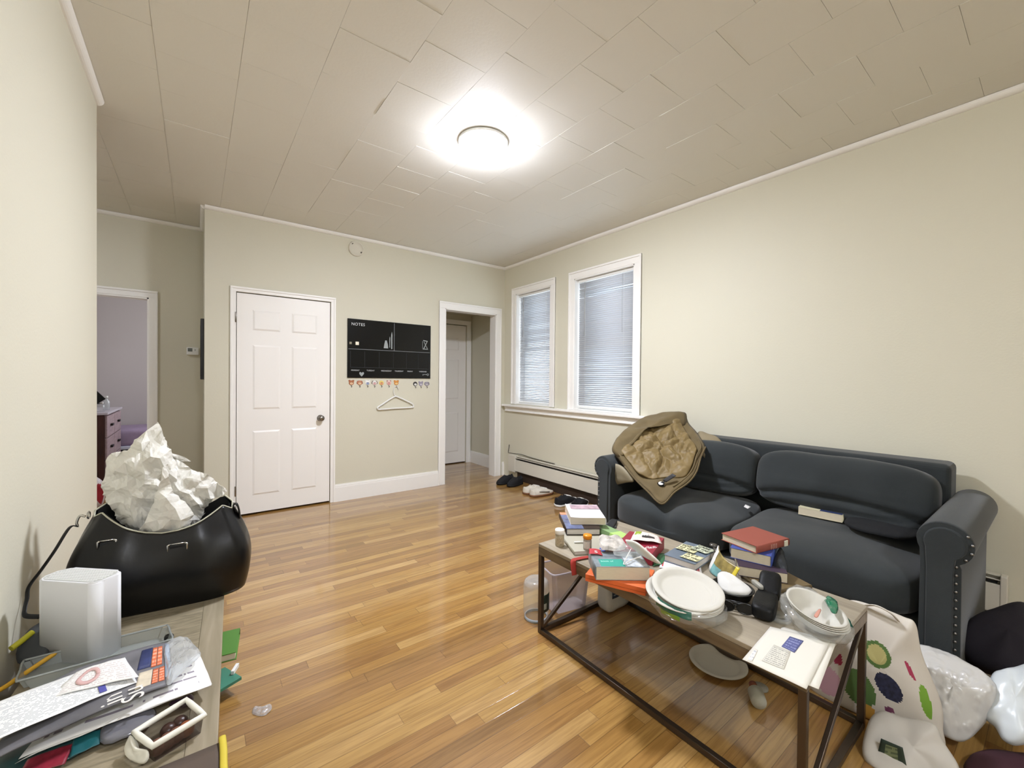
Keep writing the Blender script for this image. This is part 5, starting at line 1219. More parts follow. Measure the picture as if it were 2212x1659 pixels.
# white bag with green label, in front
wl = thing('grocery_bag', 'crumpled white bag with dark green label, lowest in front of the fruit tote', 'bag', (-1.38, -4.22, 0))
wo = [V((-1.475, -4.095, .003)), V((-1.47, -4.20, .003)), V((-1.40, -4.30, .003)), V((-1.37, -4.30, .07)), V((-1.345, -4.262, .115)), V((-1.34, -4.235, .155)), V((-1.345, -4.16, .13)), V((-1.35, -4.108, .118)), V((-1.40, -4.085, .08))]
bm = newbm(); pillow(bm, wo, .03, .05, 18, 6, normal=(-.85, -.25, .5), disp=lambda p, r, s, a: .008*noise.noise(p*14)+.004*noise.noise(p*33)); obj('body', bm, M('white_grocery_bag', 'c6c2ba', .6), wl)
lp = [atx(u, v, -1.455) for u, v in ((1903, 1595), (1950, 1615), (1960, 1662), (1888, 1662))]
bm = newbm(); grid(bm, quad_fn(lp), 8, 8, mfn=lambda u, v: 1 if .22 < u < .78 and v > .12 and v < .8 else 0); obj('label', bm, [M('dark_green_label', '2d3b31', .5), print_mat('bag_label_print', '77805c', '3c4a35', 6, .45, 2, .7)], wl, solid=.001)
# bubble wrap, white sack, dark bag, maroon cloth
bub = M('bubble_wrap', 'c2c0bc', .22, trans=.0, coat=.4, bump=.0)
def bubd(p, r, s, a):
    q = p*38; v = noise.voronoi(q)[0][0]; return .016*max(0, .55-v)+.035*noise.noise(p*6)+.012*noise.noise(p*15)
bo = [V((-1.20, -4.255, .01)), V((-1.02, -4.25, .01)), V((-.95, -4.28, .06)), V((-.93, -4.30, .16)), V((-.96, -4.36, .19)), V((-1.0, -4.39, .12)), V((-1.06, -4.42, .06)), V((-1.14, -4.38, .01)), V((-1.22, -4.31, .006))]
bo = [atx(1958, 1398, -1.0), atx(2030, 1405, -.98), atx(2090, 1432, -.98), atx(2140, 1468, -1.0), atx(2155, 1500, -1.04), atx(2130, 1555, -1.1), atx(2090, 1598, -1.16), atx(2050, 1592, -1.2), atx(2010, 1560, -1.17), atx(1985, 1480, -1.09)]
lowz = min(p.z for p in bo); 
bm = newbm(); pillow(bm, bo, .05, .05, 30, 10, disp=bubd); tag(obj('bubble_wrap', bm, bub), 'crumpled pale bubble wrap on the floor in front of the sofa arm', 'bubble wrap')
so = [atx(u, v, x) for u, v, x in ((2140, 1462, -.98), (2165, 1446, -.95), (2190, 1440, -.92), (2240, 1430, -.9), (2260, 1500, -.95), (2250, 1590, -1.06), (2200, 1612, -1.12), (2168, 1600, -1.12), (2150, 1570, -1.1), (2126, 1540, -1.08))]
bm = newbm(); pillow(bm, so, .05, .06, 20, 6, disp=lambda p, r, s, a: .018*noise.noise(p*8)+.008*noise.noise(p*21)); tag(obj('plastic_sack', bm, M('white_poly_sack', 'ccd2d4', .3)), 'crumpled white plastic sack at the right edge of the photo', 'bag')
dk = M('dark_plum_fabric', '1b171f', .9, bump=.4, bscale=120)
do = [atx(u, v, x) for u, v, x in ((2062, 1345, -.72), (2085, 1322, -.66), (2120, 1312, -.6), (2180, 1298, -.5), (2215, 1318, -.5), (2260, 1360, -.55), (2250, 1440, -.75), (2180, 1470, -.85), (2130, 1440, -.85), (2080, 1420, -.82), (2050, 1385, -.78))]
do = [p+V((0, -.03, 0)) for p in do]; bm = newbm(); pillow(bm, do, .06, .12, 16, 6, disp=lambda p, r, s, a: .015*noise.noise(p*7)); tag(obj('duffel_bag', bm, dk), 'dark plum fabric bag on the floor beside the sofa arm', 'bag')
mo = [V(p) for p in ((-1.36, -4.36, .02), (-1.28, -4.30, .02), (-1.16, -4.32, .02), (-1.08, -4.38, .022), (-1.05, -4.47, .022), (-1.2, -4.52, .02), (-1.36, -4.46, .02))]
bm = newbm(); pillow(bm, mo, .05, .018, 16, 6, normal=(0, 0, 1), disp=lambda p, r, s, a: .014*noise.noise(p*11)); tag(obj('maroon_cloth', bm, M('maroon_fabric', '35161f', .9, var=.2)), 'dark maroon cloth heap on the floor at the bottom right', 'cloth')

# ================================================================== CABINET AT THE LEFT
K = .44
cw = wood_mat('grey_oak_laminate', '716853', '9a8e76', (3, 14, 3), 2.2, .5, 2.6)
cw2 = wood_mat('grey_oak_edge', '80765f', '9c907a', (14, 1.2, 3), 2.4, .5, .6)
ca = math.radians(-3.4); cl = V((-3.426, -2.985, 0)); cab = thing('media_cabinet', 'low grey oak media cabinet against the left wall', 'cabinet', cl, ca)
HL, HW = .66, .215
def cb(a, b, **k): return boxb(bm, a, b, **k)
bm = newbm(); cb((-HW+.04, -HL, K-.024), (HW-.045, HL, K), bev=.001); obj('top_panel', bm, cw, cab, world=False)
bm = newbm(); cb((HW-.0448, -HL, K-.024), (HW+.015, HL, K+.0002), bev=.002); obj('edge_strip', bm, cw2, cab, world=False)
bm = newbm(); cb((-HW, -HL, K-.024), (-HW+.0398, HL, K), bev=.001); obj('back_strip', bm, cw2, cab, world=False)
for y in (-HL, -.01, HL-.02):
    bm = newbm(); cb((-HW, y, .03), (HW, y+.02, K-.0245)); obj('side_panel', bm, cw2, cab, world=False)
for z in (.03, .23):
    bm = newbm(); cb((-HW+.006, -HL+.0205, z), (HW-.004, HL-.0205, z+.016)); obj('shelf', bm, cw2, cab, world=False)
bm = newbm(); cb((-HW, -HL+.02, .03), (-HW+.005, HL-.02, K-.025)); obj('back_panel', bm, cw2, cab, world=False)
bm = newbm(); cb((-HW+.02, -HL+.02, 0), (HW-.03, HL-.02, .03)); obj('plinth', bm, cw2, cab, world=False)
book('green_book', 'green book poking out from the cabinet shelf below the handbag', (-3.245, -2.60), .2465, A_(-8), .235, .165, .028, M('grass_green_cover', '4f7f33', .45), page_m, '+y')
bm = newbm(); box(bm, (-3.225, -2.49, .0525), (.20, .12, .012), rz=A_(25), bev=.001); tag(obj('white_carton', bm, [M('green_white_card', '3f7f68', .5)]), 'thin green card box sticking out of the lowest cabinet shelf', 'box')
bm = newbm(); box(bm, (-3.128, -2.446, .0665), (.012, .05, .015), rz=A_(-25), bev=.001); tag(obj('white_tab', bm, white_pl), 'small white tab on the end of the thin green card box', 'tab')

# --- black handbag
lea2 = M('black_handbag_leather', '0b0b0c', .33, bump=.12, bscale=90, spec=.45)
bag = thing('handbag', 'large black leather handbag standing open on the cabinet', 'handbag', (-3.335, -2.46, K))
bax = V((.955, -.13, 0)).normalized(); bny = V((.13, .955, 0)).normalized(); bo_ = V((-3.35, -2.475, K+.001))
def bagf(a, t):
    """a: angle round the bag (0 = right end), t: 0 bottom .. 1 rim"""
    ca_, sa_ = math.cos(a), math.sin(a)
    hl = .245+.035*math.sin(PI*min(1, t*1.05))-.045*t; hd = .098+.018*math.sin(PI*t)-.012*t
    ex = .55
    x = hl*(abs(ca_)**ex)*(1 if ca_ > 0 else -1); y = hd*(abs(sa_)**ex)*(1 if sa_ > 0 else -1)
    f = abs(x)/hl
    top = .338-.012*(x/hl)-.072*max(0, 1-(f/.86)**2)-.02*max(0, (f-.86)/.14)+(.0 if sa_ < 0 else .02)
    bot = .008*f**4
    z = bot+(top-bot)*t
    y *= 1-.6*t*t*min(1, max(0, (f-.5)/.45))
    y -= .02*math.sin(PI*t)*(1 if sa_ < 0 else 0)
    p = bo_+bax*(x+.01)+bny*y+V((0, 0, z))
    p += bny*.010*noise.noise(V((x*9, z*9, sa_)))*min(1, t*3)
    return p
bm = newbm(); NA, NT = 96, 30; R = []
for j in range(NT+1):
    t = j/NT; R.append([bm.verts.new(bagf(2*PI*i/NA, t)) for i in range(NA)])
for a, b in zip(R, R[1:]):
    for i in range(NA): bm.faces.new((a[i], a[(i+1) % NA], b[(i+1) % NA], b[i])).smooth = True
bm.faces.new(R[0][::-1]); obj('body', bm, lea2, bag, solid=.004)
bm = newbm(); tube(bm, [bagf(2*PI*i/NA, 1)+V((0, 0, .001)) for i in range(NA)], .0028, 6, True); obj('piping', bm, M('pale_lining_edge', 'b9b7a4', .5), bag)
bm = newbm(); R = []
for j in range(13):
    t = 1-j/12*.8; c3 = bo_+V((0, 0, .15)); R.append([bm.verts.new((lambda p: p+(V((c3.x, c3.y, p.z))-p)*.05)(bagf(2*PI*i/48, t))) for i in range(48)])
for a, b in zip(R, R[1:]):
    for i in range(48): bm.faces.new((a[i], a[(i+1) % 48], b[(i+1) % 48], b[i])).smooth = True
obj('lining', bm, M('black_lining', '141414', .7), bag)
def face_pt(u, v, out=.004):
    """point on the front of the bag under a photo direction"""
    d = ray(u, v); best = None
    for i in range(140, 180+80):
        for j in range(0, 41):
            p = bagf(2*PI*(i/320), j/40); w = p-CAM; w.normalize(); e = (w-d.normalized()).length
            if best is None or e < best[0]: best = (e, p)
    p = best[1]; return p-bny*out
for (u, v, w_) in ((232, 1172, .046), (384, 1178, .054)):
    c3 = face_pt(u, v, .003)
    bm = newbm()
    for s in (-1, 1): tube(bm, [c3+bax*s*w_/2+V((0, 0, -.020)), c3+bax*s*w_/2+V((0, 0, .006)), c3+bax*(s*w_/2-s*.006)+V((0, 0, .0085))], .0036, 8)
    tube(bm, [c3-bax*(w_/2-.006)+V((0, 0, .0085)), c3+bax*(w_/2-.006)+V((0, 0, .0085))], .0022, 8); obj('handle_loop', bm, silver, bag)
    bm = newbm(); box(bm, c3+V((0, 0, -.035))+bny*.001, (w_*.8, .004, .075), rot=Matrix((bax, bny, V((0, 0, 1)))).transposed(), bev=.0015); obj('handle_tab', bm, lea2, bag)
# ring, clip and wrist strap on the left end, and a tab on the right end
rp = bagf(PI, .93); bm = newbm(); tube(bm, [rp-bax*.01+V((0, 0, .012))+(bny*.012*math.cos(t)+V((0, 0, .012*math.sin(t)))) for t in [2*PI*k/14 for k in range(14)]], .0025, 6, True); obj('ring', bm, silver, bag)
bm = newbm(); c3 = rp-bax*.018; tube(bm, spline([c3+V((0, 0, .008)), c3-bax*.014+V((0, 0, .012)), c3-bax*.022+V((0, 0, -.008)), c3-bax*.020+V((0, 0, -.022))], 5), .004, 8); obj('swivel_clip', bm, silver, bag)
s0 = c3-bax*.02+V((0, 0, -.024))
stp = [s0, at(135, 1165, .70), at(105, 1210, .655), at(75, 1250, .615), at(48, 1285, .575), at(36, 1308, .545), at(38, 1325, .52), at(55, 1334, .505), at(84, 1335, .50)]
stp = [s0] + [V((max(p.x, -3.668), p.y, p.z)) for p in (aty(150, 1140, -2.46), aty(118, 1190, -2.50), aty(90, 1230, -2.53), aty(58, 1268, -2.56), aty(38, 1298, -2.58), aty(36, 1318, -2.60), aty(55, 1330, -2.62), aty(86, 1332, -2.64))]
sp_ = spline(stp, 6); bm = newbm(); tube(bm, sp_, [.0065]*len(sp_), 8, flat=.3); obj('wrist_strap', bm, lea2, bag)
for s, n_ in ((0, 'end_tab'),):
    p = bagf(0, .95); bm = newbm(); tube(bm, spline([p+V((0, 0, .006)), p+bax*.012+V((0, 0, .008)), p+bax*.02+V((0, 0, -.02)), p+bax*.022+V((0, 0, -.05))], 5), .012, 8, flat=.3); obj(n_, bm, lea2, bag)
    bm = newbm(); lathe(bm, [(.005, 0), (.004, .003), (.0005, .004)], p+V((0, 0, .014)), 10); obj('rivet', bm, silver, bag)

# --- white tissue paper stuffed in the bag
tis = M('white_tissue_paper', 'e4e2da', .7, transl=.15, spec=.3)
tp_ = thing('tissue_paper', 'crumpled white tissue paper rising out of the black handbag', 'tissue paper', (-3.37, -2.45, K+.1))
from mathutils.geometry import delaunay_2d_cdt
def tissue(px, y, tf, tb, amp, sc, seed, sub_=2, rings=7, n=42):
    """one crumpled sheet: random facets over its outline, bulging towards the room, with fine creases"""
    rnd = random.Random(int(seed*10)); o = []
    for i, p in enumerate(px):
        q = px[(i+1) % len(px)]; o.append(p)
        if math.hypot(q[0]-p[0], q[1]-p[1]) > 26: o.append(((p[0]+q[0])/2+rnd.uniform(-3, 3), (p[1]+q[1])/2+rnd.uniform(-3, 3), (p[2]+q[2])/2))
    us = [p[0] for p in o]; vs_ = [p[1] for p in o]; cu, cv = sum(us)/len(us), sum(vs_)/len(vs_)
    def inside(u, v):
        c = False; j = len(o)-1
        for i in range(len(o)):
            if (o[i][1] > v) != (o[j][1] > v) and u < (o[j][0]-o[i][0])*(v-o[i][1])/(o[j][1]-o[i][1])+o[i][0]: c = not c
            j = i
        return c
    P = [V((p[0], p[1])) for p in o]; nb = len(P); tries = 0; md = math.sqrt((max(us)-min(us))*(max(vs_)-min(vs_))/n)*.62
    while len(P) < nb+n and tries < 4000:
        tries += 1; u, v = rnd.uniform(min(us), max(us)), rnd.uniform(min(vs_), max(vs_))
        if inside(u, v) and all((q-V((u, v))).length > md for q in P): P.append(V((u, v)))
    co, _, fc, *_r = delaunay_2d_cdt(P, [(i, (i+1) % nb) for i in range(nb)], [], 1, 1e-5)
    bm = newbm(); ext = max(max(us)-min(us), max(vs_)-min(vs_))/2
    def dist(u, v): return min((V((u, v))-P[i]).length for i in range(nb))
    vv = []
    for i, c in enumerate(co):
        h = min(1, dist(c.x, c.y)/(ext*.7)); dd = o[i][2] if i < nb else o[0][2]
        vv.append(bm.verts.new(aty(c.x, c.y, y+dd-tf*math.sqrt(h)+rnd.uniform(-1, 1)*amp)))
    for f in fc: bm.faces.new([vv[i] for i in f])
    for amp2 in (.22, .10):
        bmesh.ops.triangulate(bm, faces=bm.faces[:]); bmesh.ops.subdivide_edges(bm, edges=bm.edges[:], cuts=1, use_grid_fill=True); bm.normal_update()
        for v in bm.verts: v.co += v.normal*(rnd.uniform(-1, 1)*amp*amp2)
        bmesh.ops.smooth_vert(bm, verts=[v for v in bm.verts if not v.is_boundary], factor=.25, use_axis_x=True, use_axis_y=True, use_axis_z=True)
    return obj('sheet', bm, tis, tp_, solid=.0012)
tissue([(341, 913, 0), (349, 925, 0), (358, 955, 0), (375, 990, -.01), (384, 1010, -.02), (378, 1060, -.03), (352, 1110, -.02), (330, 1152, 0), (280, 1145, 0), (250, 1120, 0), (238, 1090, 0), (224, 1068, 0), (222, 1042, 0), (229, 1020, 0), (228, 995, 0), (234, 982, 0), (262, 975, 0), (282, 968, 0), (289, 950, 0)], -2.46, .07, .03, .026, 13, 1.7, n=46)
tissue([(345, 930, 0), (372, 985, 0), (420, 1020, 0), (470, 1055, 0), (450, 1100, 0), (400, 1150, 0), (280, 1150, 0), (245, 1080, 0), (240, 1010, 0), (290, 965, 0)], -2.40, -.04, .03, .02, 13, 3.3, n=20)
tissue([(372, 992, 0), (400, 1003, 0), (430, 1020, 0), (448, 1024, 0), (468, 1042, 0), (491, 1060, 0), (482, 1070, 0), (455, 1078, 0), (440, 1105, 0), (420, 1140, 0), (380, 1150, 0), (362, 1110, 0), (355, 1050, 0)], -2.45, .06, .025, .022, 14, 4.1, n=26)
tissue([(368, 978, 0), (385, 983, 0), (400, 988, 0), (413, 997, 0), (395, 997, 0), (368, 994, 0)], -2.42, .008, .005, .006, 20, 2.2, n=3)
tissue([(352, 1010, -.05), (366, 1000, -.05), (364, 1030, -.05), (372, 1060, -.05), (400, 1085, -.05), (420, 1112, -.04), (410, 1148, -.03), (330, 1150, -.03), (300, 1148, -.04), (320, 1110, -.05), (340, 1060, -.05)], -2.50, .03, .015, .018, 18, 9.3, n=20)

# --- white router
rt = thing('router', 'white upright router box with perforated top on the cabinet', 'router', (-3.527, -2.737, K+.001), math.atan2(-.166, .168)+math.radians(2))
rw = M('matt_white_router', 'd9dadc', .5)
bm = newbm(); hw_, hd_ = .098, .043; n = 8; rr = .026; pts = []
for (cx, cy, a0) in ((hw_-rr, hd_-rr, 0), (-hw_+rr, hd_-rr, 90), (-hw_+rr, -hd_+rr, 180), (hw_-rr, -hd_+rr, 270)):
    for k in range(n+1): a = math.radians(a0+90*k/n); pts.append((cx+rr*math.cos(a), cy+rr*math.sin(a)))
prism(bm, pts, 0, .232); bmesh.ops.bevel(bm, geom=[e for e in bm.edges if all(v.co.z > .23 for v in e.verts)], offset=.004, segments=3, affect='EDGES')
for f in bm.faces: f.smooth = abs(f.normal.z) < .5
obj('body', bm, rw, rt, world=False)
bm = newbm(); prism(bm, [(x*.93, y*.86) for x, y in pts], .2315, .2328); tp2 = obj('vent_panel', bm, M('vent_panel_grey', 'b9bab6', .6), rt, world=False)
bm = newbm()
for i in range(22):
    for j in range(8):
        x, y = (i-10.5)*.0079, (j-3.5)*.0088
        if abs(x) > .076 and abs(y) > .022: continue
        box(bm, (x, y, .2330), (.0050, .0054, .0008), rz=A_(12))
vg = obj('vent_grille', bm, M('vent_rib_white', 'dddedb', .5), rt, world=False)

# --- things behind and beside the router
crumple('charcoal_pouch', 'charcoal cloth pouch behind the white router by the wall', 'pouch', [V((-3.655, -2.72, K+.015)), V((-3.60, -2.76, K+.012)), V((-3.60, -2.66, K+.03)), V((-3.615, -2.58, K+.055)), V((-3.65, -2.60, K+.06)), V((-3.665, -2.66, K+.045))], M('charcoal_cloth', '3b3d3e', .85), .03, .014, .006, 16, normal=(.5, -.4, .75), smooth=True)
yc = M('yellow_cable', 'c99a2a', .45)
bm = newbm(); tube(bm, spline([V((-3.675, -2.86, K+.012)), V((-3.65, -2.83, K+.012)), V((-3.63, -2.80, K+.014)), V((-3.605, -2.775, K+.02)), V((-3.575, -2.755, K+.03))], 6), [.006]*24+[.006], 8); tag(obj('yellow_cable', bm, yc), 'yellow cable running along the wall to the router', 'cable')
bm = newbm(); tube(bm, spline([V((-3.672, -2.70, K+.05)), V((-3.655, -2.68, K+.058)), V((-3.64, -2.66, K+.066))], 6), .008, 8); tag(obj('yellow_plug', bm, M('lime_yellow', 'b9b32e', .45)), 'short lime yellow plug lying on the charcoal pouch', 'plug')

# --- tray, papers, flyers
tray_m = clear_mat('grey_clear_tray', 'a4aaa8', .62, .15)
def pl(u, v, z): return at(u, v, z)
ty = thing('plastic_tray', 'long translucent grey plastic tray under the papers', 'tray', (-3.46, -2.93, K+.001))
tl = [pl(45, 1505, K+.004), pl(300, 1450, K+.004), pl(365, 1415, K+.004), pl(352, 1378, K+.004), pl(60, 1465, K+.004)]
b0 = [pl(50, 1492, K+.003), pl(362, 1404, K+.003), pl(352, 1374, K+.003), pl(64, 1448, K+.003)]
cen = sum(b0, V())/4; tp3 = [cen+(p-cen)*1.08+V((0, 0, .03)) for p in b0]
bm = newbm(); vl = [bm.verts.new(p) for p in b0]; vh = [bm.verts.new(p) for p in tp3]; bm.faces.new(vl)
for k in range(4): bm.faces.new((vl[k], vl[(k+1) % 4], vh[(k+1) % 4], vh[k]))
bmesh.ops.bevel(bm, geom=[e for e in bm.edges if abs(e.verts[0].co.z-e.verts[1].co.z) > .02], offset=.012, segments=4, affect='EDGES'); obj('tub', bm, tray_m, ty)
bm = newbm(); tube(bm, rloop(tp3, .06), .003, 6, True); obj('rim', bm, tray_m, ty)
black_lug = newbm(); cushion(black_lug, pl(365, 1378, K+.014), (.012, .008, .012), 3, 6); tag(obj('charger_plug', black_lug, black_m), 'small black plug behind the plastic tray', 'plug')
GP = 'loose papers piled on the cabinet'
sheet('magazine', 'dark teal and crimson magazine under the pile of papers', 'magazine', [pl(-60, 1700, K+.004), pl(150, 1640, K+.004), pl(222, 1598, K+.008), pl(40, 1560, K+.010)], M('teal_crimson_photo', '2b4a4a', .3, var=.6, vscale=14), .004, .003, .004)
sheet('teal_card', 'teal card tucked under the papers at the front', 'card', [pl(150, 1638, K+.012), pl(215, 1607, K+.012), pl(217, 1575, K+.018), pl(160, 1590, K+.018)], M('deep_teal_card', '19555a', .4), .001, .002)
sheet('crimson_leaflet', 'crimson printed leaflet under the white sheets', 'leaflet', [pl(30, 1690, K+.009), pl(140, 1650, K+.009), pl(160, 1605, K+.014), pl(60, 1640, K+.014)], M('crimson_print', '7a2230', .35, var=.6, vscale=30), .002, .002)
sheet('white_sheet', 'plain white sheet of paper low in the pile, its long edge showing', 'paper', [pl(32, 1650, K+.02), pl(300, 1540, K+.03), pl(458, 1478, K+.03), pl(430, 1412, K+.032), pl(0, 0, 1)][:4], paper_w, .004, .004, group=GP)
sheet('white_sheet', 'white sheet with a fold and dark smudge, right end of the pile', 'paper', [pl(40, 1640, K+.024), pl(457, 1480, K+.034), pl(425, 1425, K+.038), pl(150, 1500, K+.036)], print_mat('sheet_print', 'efeeec', '6b5a70', 5, .25, 2, .8), .003, .004, group=GP)
nw = thing('newspaper', 'folded grey newspaper with white lettering and orange adverts', 'newspaper', (-3.42, -3.02, K+.04))
nq = [pl(-60, 1668, K+.055), pl(372, 1478, K+.048), pl(366, 1388, K+.052), pl(120, 1470, K+.058)]
nf_ = quad_fn(nq, .012, .006, 3)
bm = newbm(); grid(bm, nf_, 30, 16); obj('front_page', bm, M('grey_newsprint', '6b6a6e', .5, var=.35, vscale=10), nw, solid=.004)
def nov(name, u0, u1, v0, v1, mt, lift=.003): bm = newbm(); grid(bm, lambda u, v: nf_(u0+(u1-u0)*u, v0+(v1-v0)*v)+V((0, 0, lift)), 6, 6); return obj(name, bm, mt, nw, solid=.0004)
oad = print_mat('orange_advert', 'd0693f', 'f0c8b0', 5, .5, 3, .6)
for (u0, u1, v0, v1) in ((.845, .885, .50, .90), (.89, .93, .50, .90), (.865, .905, .10, .44), (.91, .95, .10, .44)): nov('advert', u0, u1, v0, v1, oad)
nov('blue_panel', .74, .84, .52, .92, M('navy_print', '2c3560', .5, var=.3, vscale=30)); nov('sky_picture', .955, .995, .15, .95, M('pale_blue_picture', 'a9bdd6', .5, var=.15, vscale=20))
nov('cream_picture', .76, .86, .10, .46, M('cream_picture', 'cfc4ae', .5, var=.25, vscale=25), .0025)
for (s, u0, v0, sz) in (('Su', 312, 1503, .058), ('in', 266, 1512, .058)):
    o3 = pl(u0, v0, K+.066); xv = pl(u0-8, v0-50, K+.066)-o3; yv = pl(u0-40, v0+16, K+.066)-o3
    bm = newbm(); text_bm(bm, s, sz, frame_mt(o3, xv, yv), .0004); obj('headline', bm, paper_w, nw)
rq = [pl(-70, 1630, K+.083), pl(296, 1474, K+.064), pl(270, 1420, K+.068), pl(-60, 1540, K+.082)]
sheet('receipt', 'long printed white sheet on top of the newspaper', 'paper', rq, print_mat('dense_print', 'e6e7e6', '8f9499', 30, .5, 9, .6), .006, .003, group=GP)
rf = quad_fn(rq, .006, .003); rec = [o for o in bpy.data.objects if o.name.startswith('receipt')][0]
overlay(rec, 'blue_block', rf, .74, .79, .06, .26, M('violet_blue_print', '4d4e9c', .6), .002)
vq = [pl(100, 1510, K+.074), pl(255, 1466, K+.076), pl(302, 1470, K+.078), pl(275, 1418, K+.082)]
vq = [pl(104, 1511, K+.078), pl(300, 1462, K+.074), pl(268, 1421, K+.080), pl(165, 1452, K+.084)]
vsh = sheet('flyer', 'smaller white flyer with faded red seal on the printed sheet', 'flyer', vq, print_mat('flyer_print', 'e4e3df', 'b09a9a', 12, .5, 6, .45), .004, .003, group=GP)
vf = quad_fn(vq, .004, .003)
bm = newbm(); 
def seal(u, v):
    a = 2*PI*u; r = .6+.4*v; return vf(.36+.17*r*math.cos(a), .52+.34*r*math.sin(a))+V((0, 0, .0016))
grid(bm, seal, 32, 2); sub('red_seal', bm, M('faded_red_seal', 'cfaaa6', .7), vsh, solid=.0003)
bgp = [pl(u, v, K+.06) for u, v in ((355, 1392), (398, 1374), (422, 1394), (434, 1410), (424, 1424), (395, 1450), (362, 1478), (360, 1440))]
crumple('plastic_sleeve', 'clear crinkled plastic sleeve around the newspaper end', 'sleeve', bgp, clear_mat('milky_sleeve', 'd9dde0', .34, .12), .012, .006, .008, 26, normal=(0, 0, 1))
crumple('grey_envelope', 'dark glossy grey pouch under the papers beside the chocolate tray', 'pouch', [pl(u, v, K+.014) for u, v in ((225, 1606), (300, 1580), (335, 1548), (330, 1530), (270, 1545), (215, 1575))], M('glossy_grey_film', '6d6d74', .15, coat=.5), .012, .01, .006, 24, normal=(0, 0, 1), smooth=True)
crumple('purple_wrapper', 'small dark purple wrapper behind the chocolate tray', 'wrapper', [pl(u, v, K+.012) for u, v in ((365, 1520), (398, 1512), (418, 1500), (412, 1520), (380, 1530))], M('plum_foil', '35202f', .3), .01, .008, .005, 30, normal=(0, 0, 1))
# chocolate box
cq = [pl(330, 1612, K+.040), pl(441, 1545, K+.040), pl(402, 1512, K+.040), pl(290, 1582, K+.040)]
cx_ = thing('chocolate_box', 'open white box of chocolates with clear lid side on the cabinet', 'box', (-3.30, -3.2, K))
cc3 = sum(cq, V())/4; dn = V((0, 0, -.039))
bm = newbm(); tube(bm, [cq[k].lerp(cq[(k+1) % 4], f) for k in range(4) for f in (0, .25, .5, .75)], .0065, 8, True); obj('rim', bm, M('white_card_rim', 'e4e2d6', .6), cx_)
bm = newbm(); bt = [cc3+(p-cc3)*.9+dn for p in cq]; tpv = [cc3+(p-cc3)*.97+V((0, 0, -.004)) for p in cq]
vl = [bm.verts.new(p) for p in bt]; vh = [bm.verts.new(p) for p in tpv]; bm.faces.new(vl)
for k in range(4): bm.faces.new((vl[k], vl[(k+1) % 4], vh[(k+1) % 4], vh[k]))
obj('tray', bm, clear_mat('brown_clear_tray', '3a2722', .5, .1), cx_)
bm = newbm(); e0, e1 = cq[3], cq[0]; md_ = (e0+e1)/2
pillow(bm, [e0+V((-.006, .002, -.004)), md_+V((-.014, -.003, -.006)), e1+V((-.006, -.004, -.006)), e1+V((-.012, -.006, -.026)), md_+V((-.020, -.006, -.030)), e0+V((-.016, .0, -.024))], .006, .006, 6, 4, disp=lambda p, r, s, a: .004*noise.noise(p*60))
obj('lid_flap', bm, M('white_card_rim', 'e4e2d6', .6), cx_)
chm = M('milk_chocolate', '6f4636', .45, bump=.3, bscale=90); chd = M('dark_chocolate', '38211a', .35)
labs = ['round milk chocolate at the near left of the open box', 'round milk chocolate second from left in the box', 'dark chocolate in the middle of the box', 'milk chocolate third along the near side of the box', 'dark chocolate at the far right end of the box', 'orange brown chocolate at the right end of the box']
for k, (a, b) in enumerate(((.16, .3), (.36, .3), (.52, .68), (.56, .3), (.78, .68), (.78, .3))):
    p = bt[0].lerp(bt[1], a).lerp(bt[3].lerp(bt[2], a), b); bm = newbm()
    lathe(bm, [(.012, 0), (.0155, .005), (.015, .018), (.010, .025), (.001, .027)], p+V((0, 0, .0008)), 18); tag(obj('chocolate', bm, [chm, chm, chd, chm, chd, M('caramel_chocolate', '8a4a28', .4)][k]), labs[k], 'chocolate', 'chocolates in the white box')
# brown folder with a yellow ribbon at the very front
fo = [pl(338, 1662, K+.006), pl(473, 1606, K+.006)]; f2 = [fo[1]+V((.0, -.30, 0)), fo[0]+V((-.02, -.28, 0))]
sheet('brown_folder', 'dark brown cardboard folder at the near end of the cabinet', 'folder', [fo[0], fo[1], f2[0], f2[1]], M('dark_kraft', '574a40', .75), 0, 0, .004)
bm = newbm(); a = fo[1]+V((.004, 0, .002)); sp_ = spline([a+V((.002, .006, .006)), a+V((.003, -.03, .004)), a+V((.001, -.1, .004)), a+V((.001, -.25, .004))], 5); tube(bm, sp_, [.007]*len(sp_), 8, flat=.5); tag(obj('yellow_ribbon', bm, M('yellow_ribbon', 'c9b53c', .7)), 'yellow ribbon along the edge of the brown folder', 'ribbon')

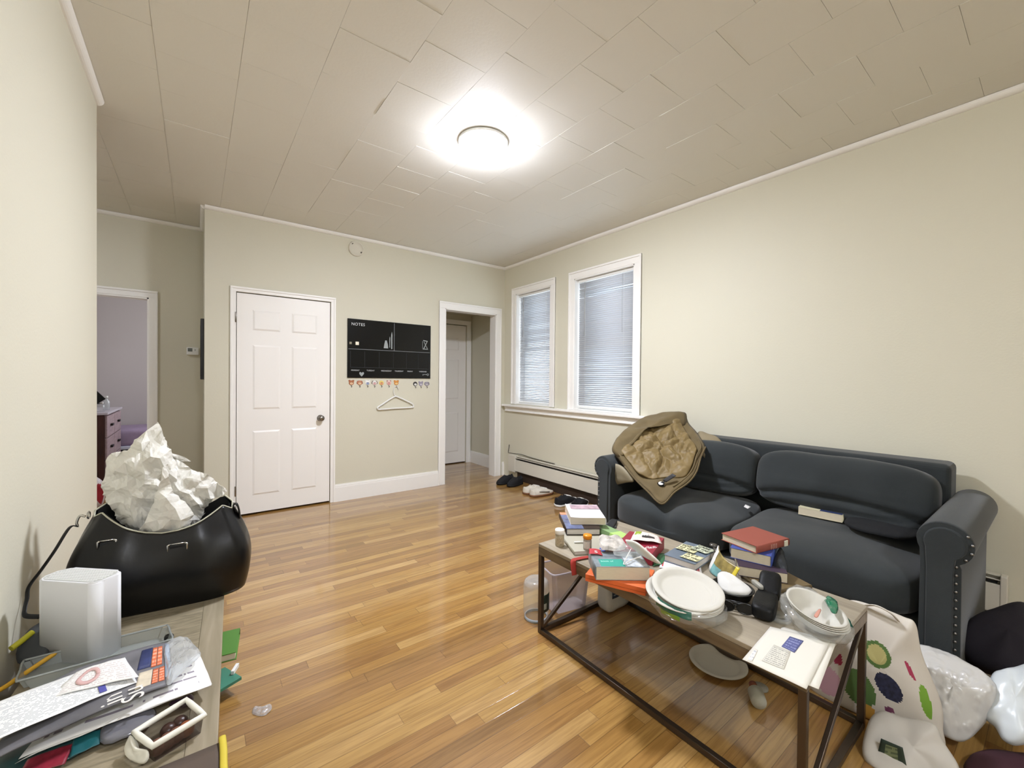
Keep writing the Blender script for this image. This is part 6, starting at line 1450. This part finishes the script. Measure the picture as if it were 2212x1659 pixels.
# ================================================================== LIGHT
w = bpy.data.worlds.new('sky'); S.world = w; w.use_nodes = True; nt = w.node_tree; bg = nt.nodes['Background']
bg.inputs['Color'].default_value = (.74, .86, 1.0, 1); bg.inputs['Strength'].default_value = .30
ld = bpy.data.lights.new('bedroom_window_light', 'AREA'); ld.energy = 1.6; ld.color = (.92, .95, 1); ld.size = .9; ld.shape = 'RECTANGLE'; ld.size_y = 1.2
lo = bpy.data.objects.new('bedroom_window_light', ld); COL.objects.link(lo); lo.location = (-2.45, 2.2, 1.6); lo.rotation_euler = (0, PI/2, 0)
K2 = V((-2.85, -5.75, CH-.003)); kl = thing('ceiling_lamp', 'added unseen dome lamp on the ceiling behind the camera, for fill light', 'lamp', K2)  # added fill lamp out of view, brightens the near ceiling and walls
bm = newbm(); lathe(bm, [(.15, 0), (.155, -.004), (.155, -.022), (.15, -.026), (.13, -.026)], K2, 48); obj('lamp_base', bm, white_pl, kl)
bm = newbm(); lathe(bm, [(.149, -.024), (.150, -.032), (.144, -.048), (.125, -.066), (.095, -.079), (.06, -.086), (.02, -.089), (.001, -.0895)], K2, 48, cap=False); obj('lamp_dome', bm, dome_mat('added_fill_dome', 16, .3), kl)
K3 = V((-4.72, -.55, CH-.003)); hl_ = thing('ceiling_lamp', 'added unseen dome lamp on the hall ceiling behind the left wall, for fill light', 'lamp', K3)  # added lamp hidden by the left wall, lifts the dark hall
bm = newbm(); lathe(bm, [(.15, 0), (.155, -.004), (.155, -.022), (.15, -.026), (.13, -.026)], K3, 48); obj('lamp_base', bm, white_pl, hl_)
bm = newbm(); lathe(bm, [(.149, -.024), (.150, -.032), (.144, -.048), (.125, -.066), (.095, -.079), (.06, -.086), (.02, -.089), (.001, -.0895)], K3, 48, cap=False); obj('lamp_dome', bm, dome_mat('added_hall_fill_dome', 4.2, .3), hl_)
vs = S.view_settings; vs.view_transform = 'Standard'; vs.look = 'None'; vs.gamma = 1; vs.exposure = 3.86; vs.use_curve_mapping = False
S.display_settings.display_device = 'sRGB'
S.cycles.max_bounces = 8; S.cycles.diffuse_bounces = 5; S.cycles.glossy_bounces = 4; S.cycles.transparent_max_bounces = 16
S.cycles.use_denoising = True
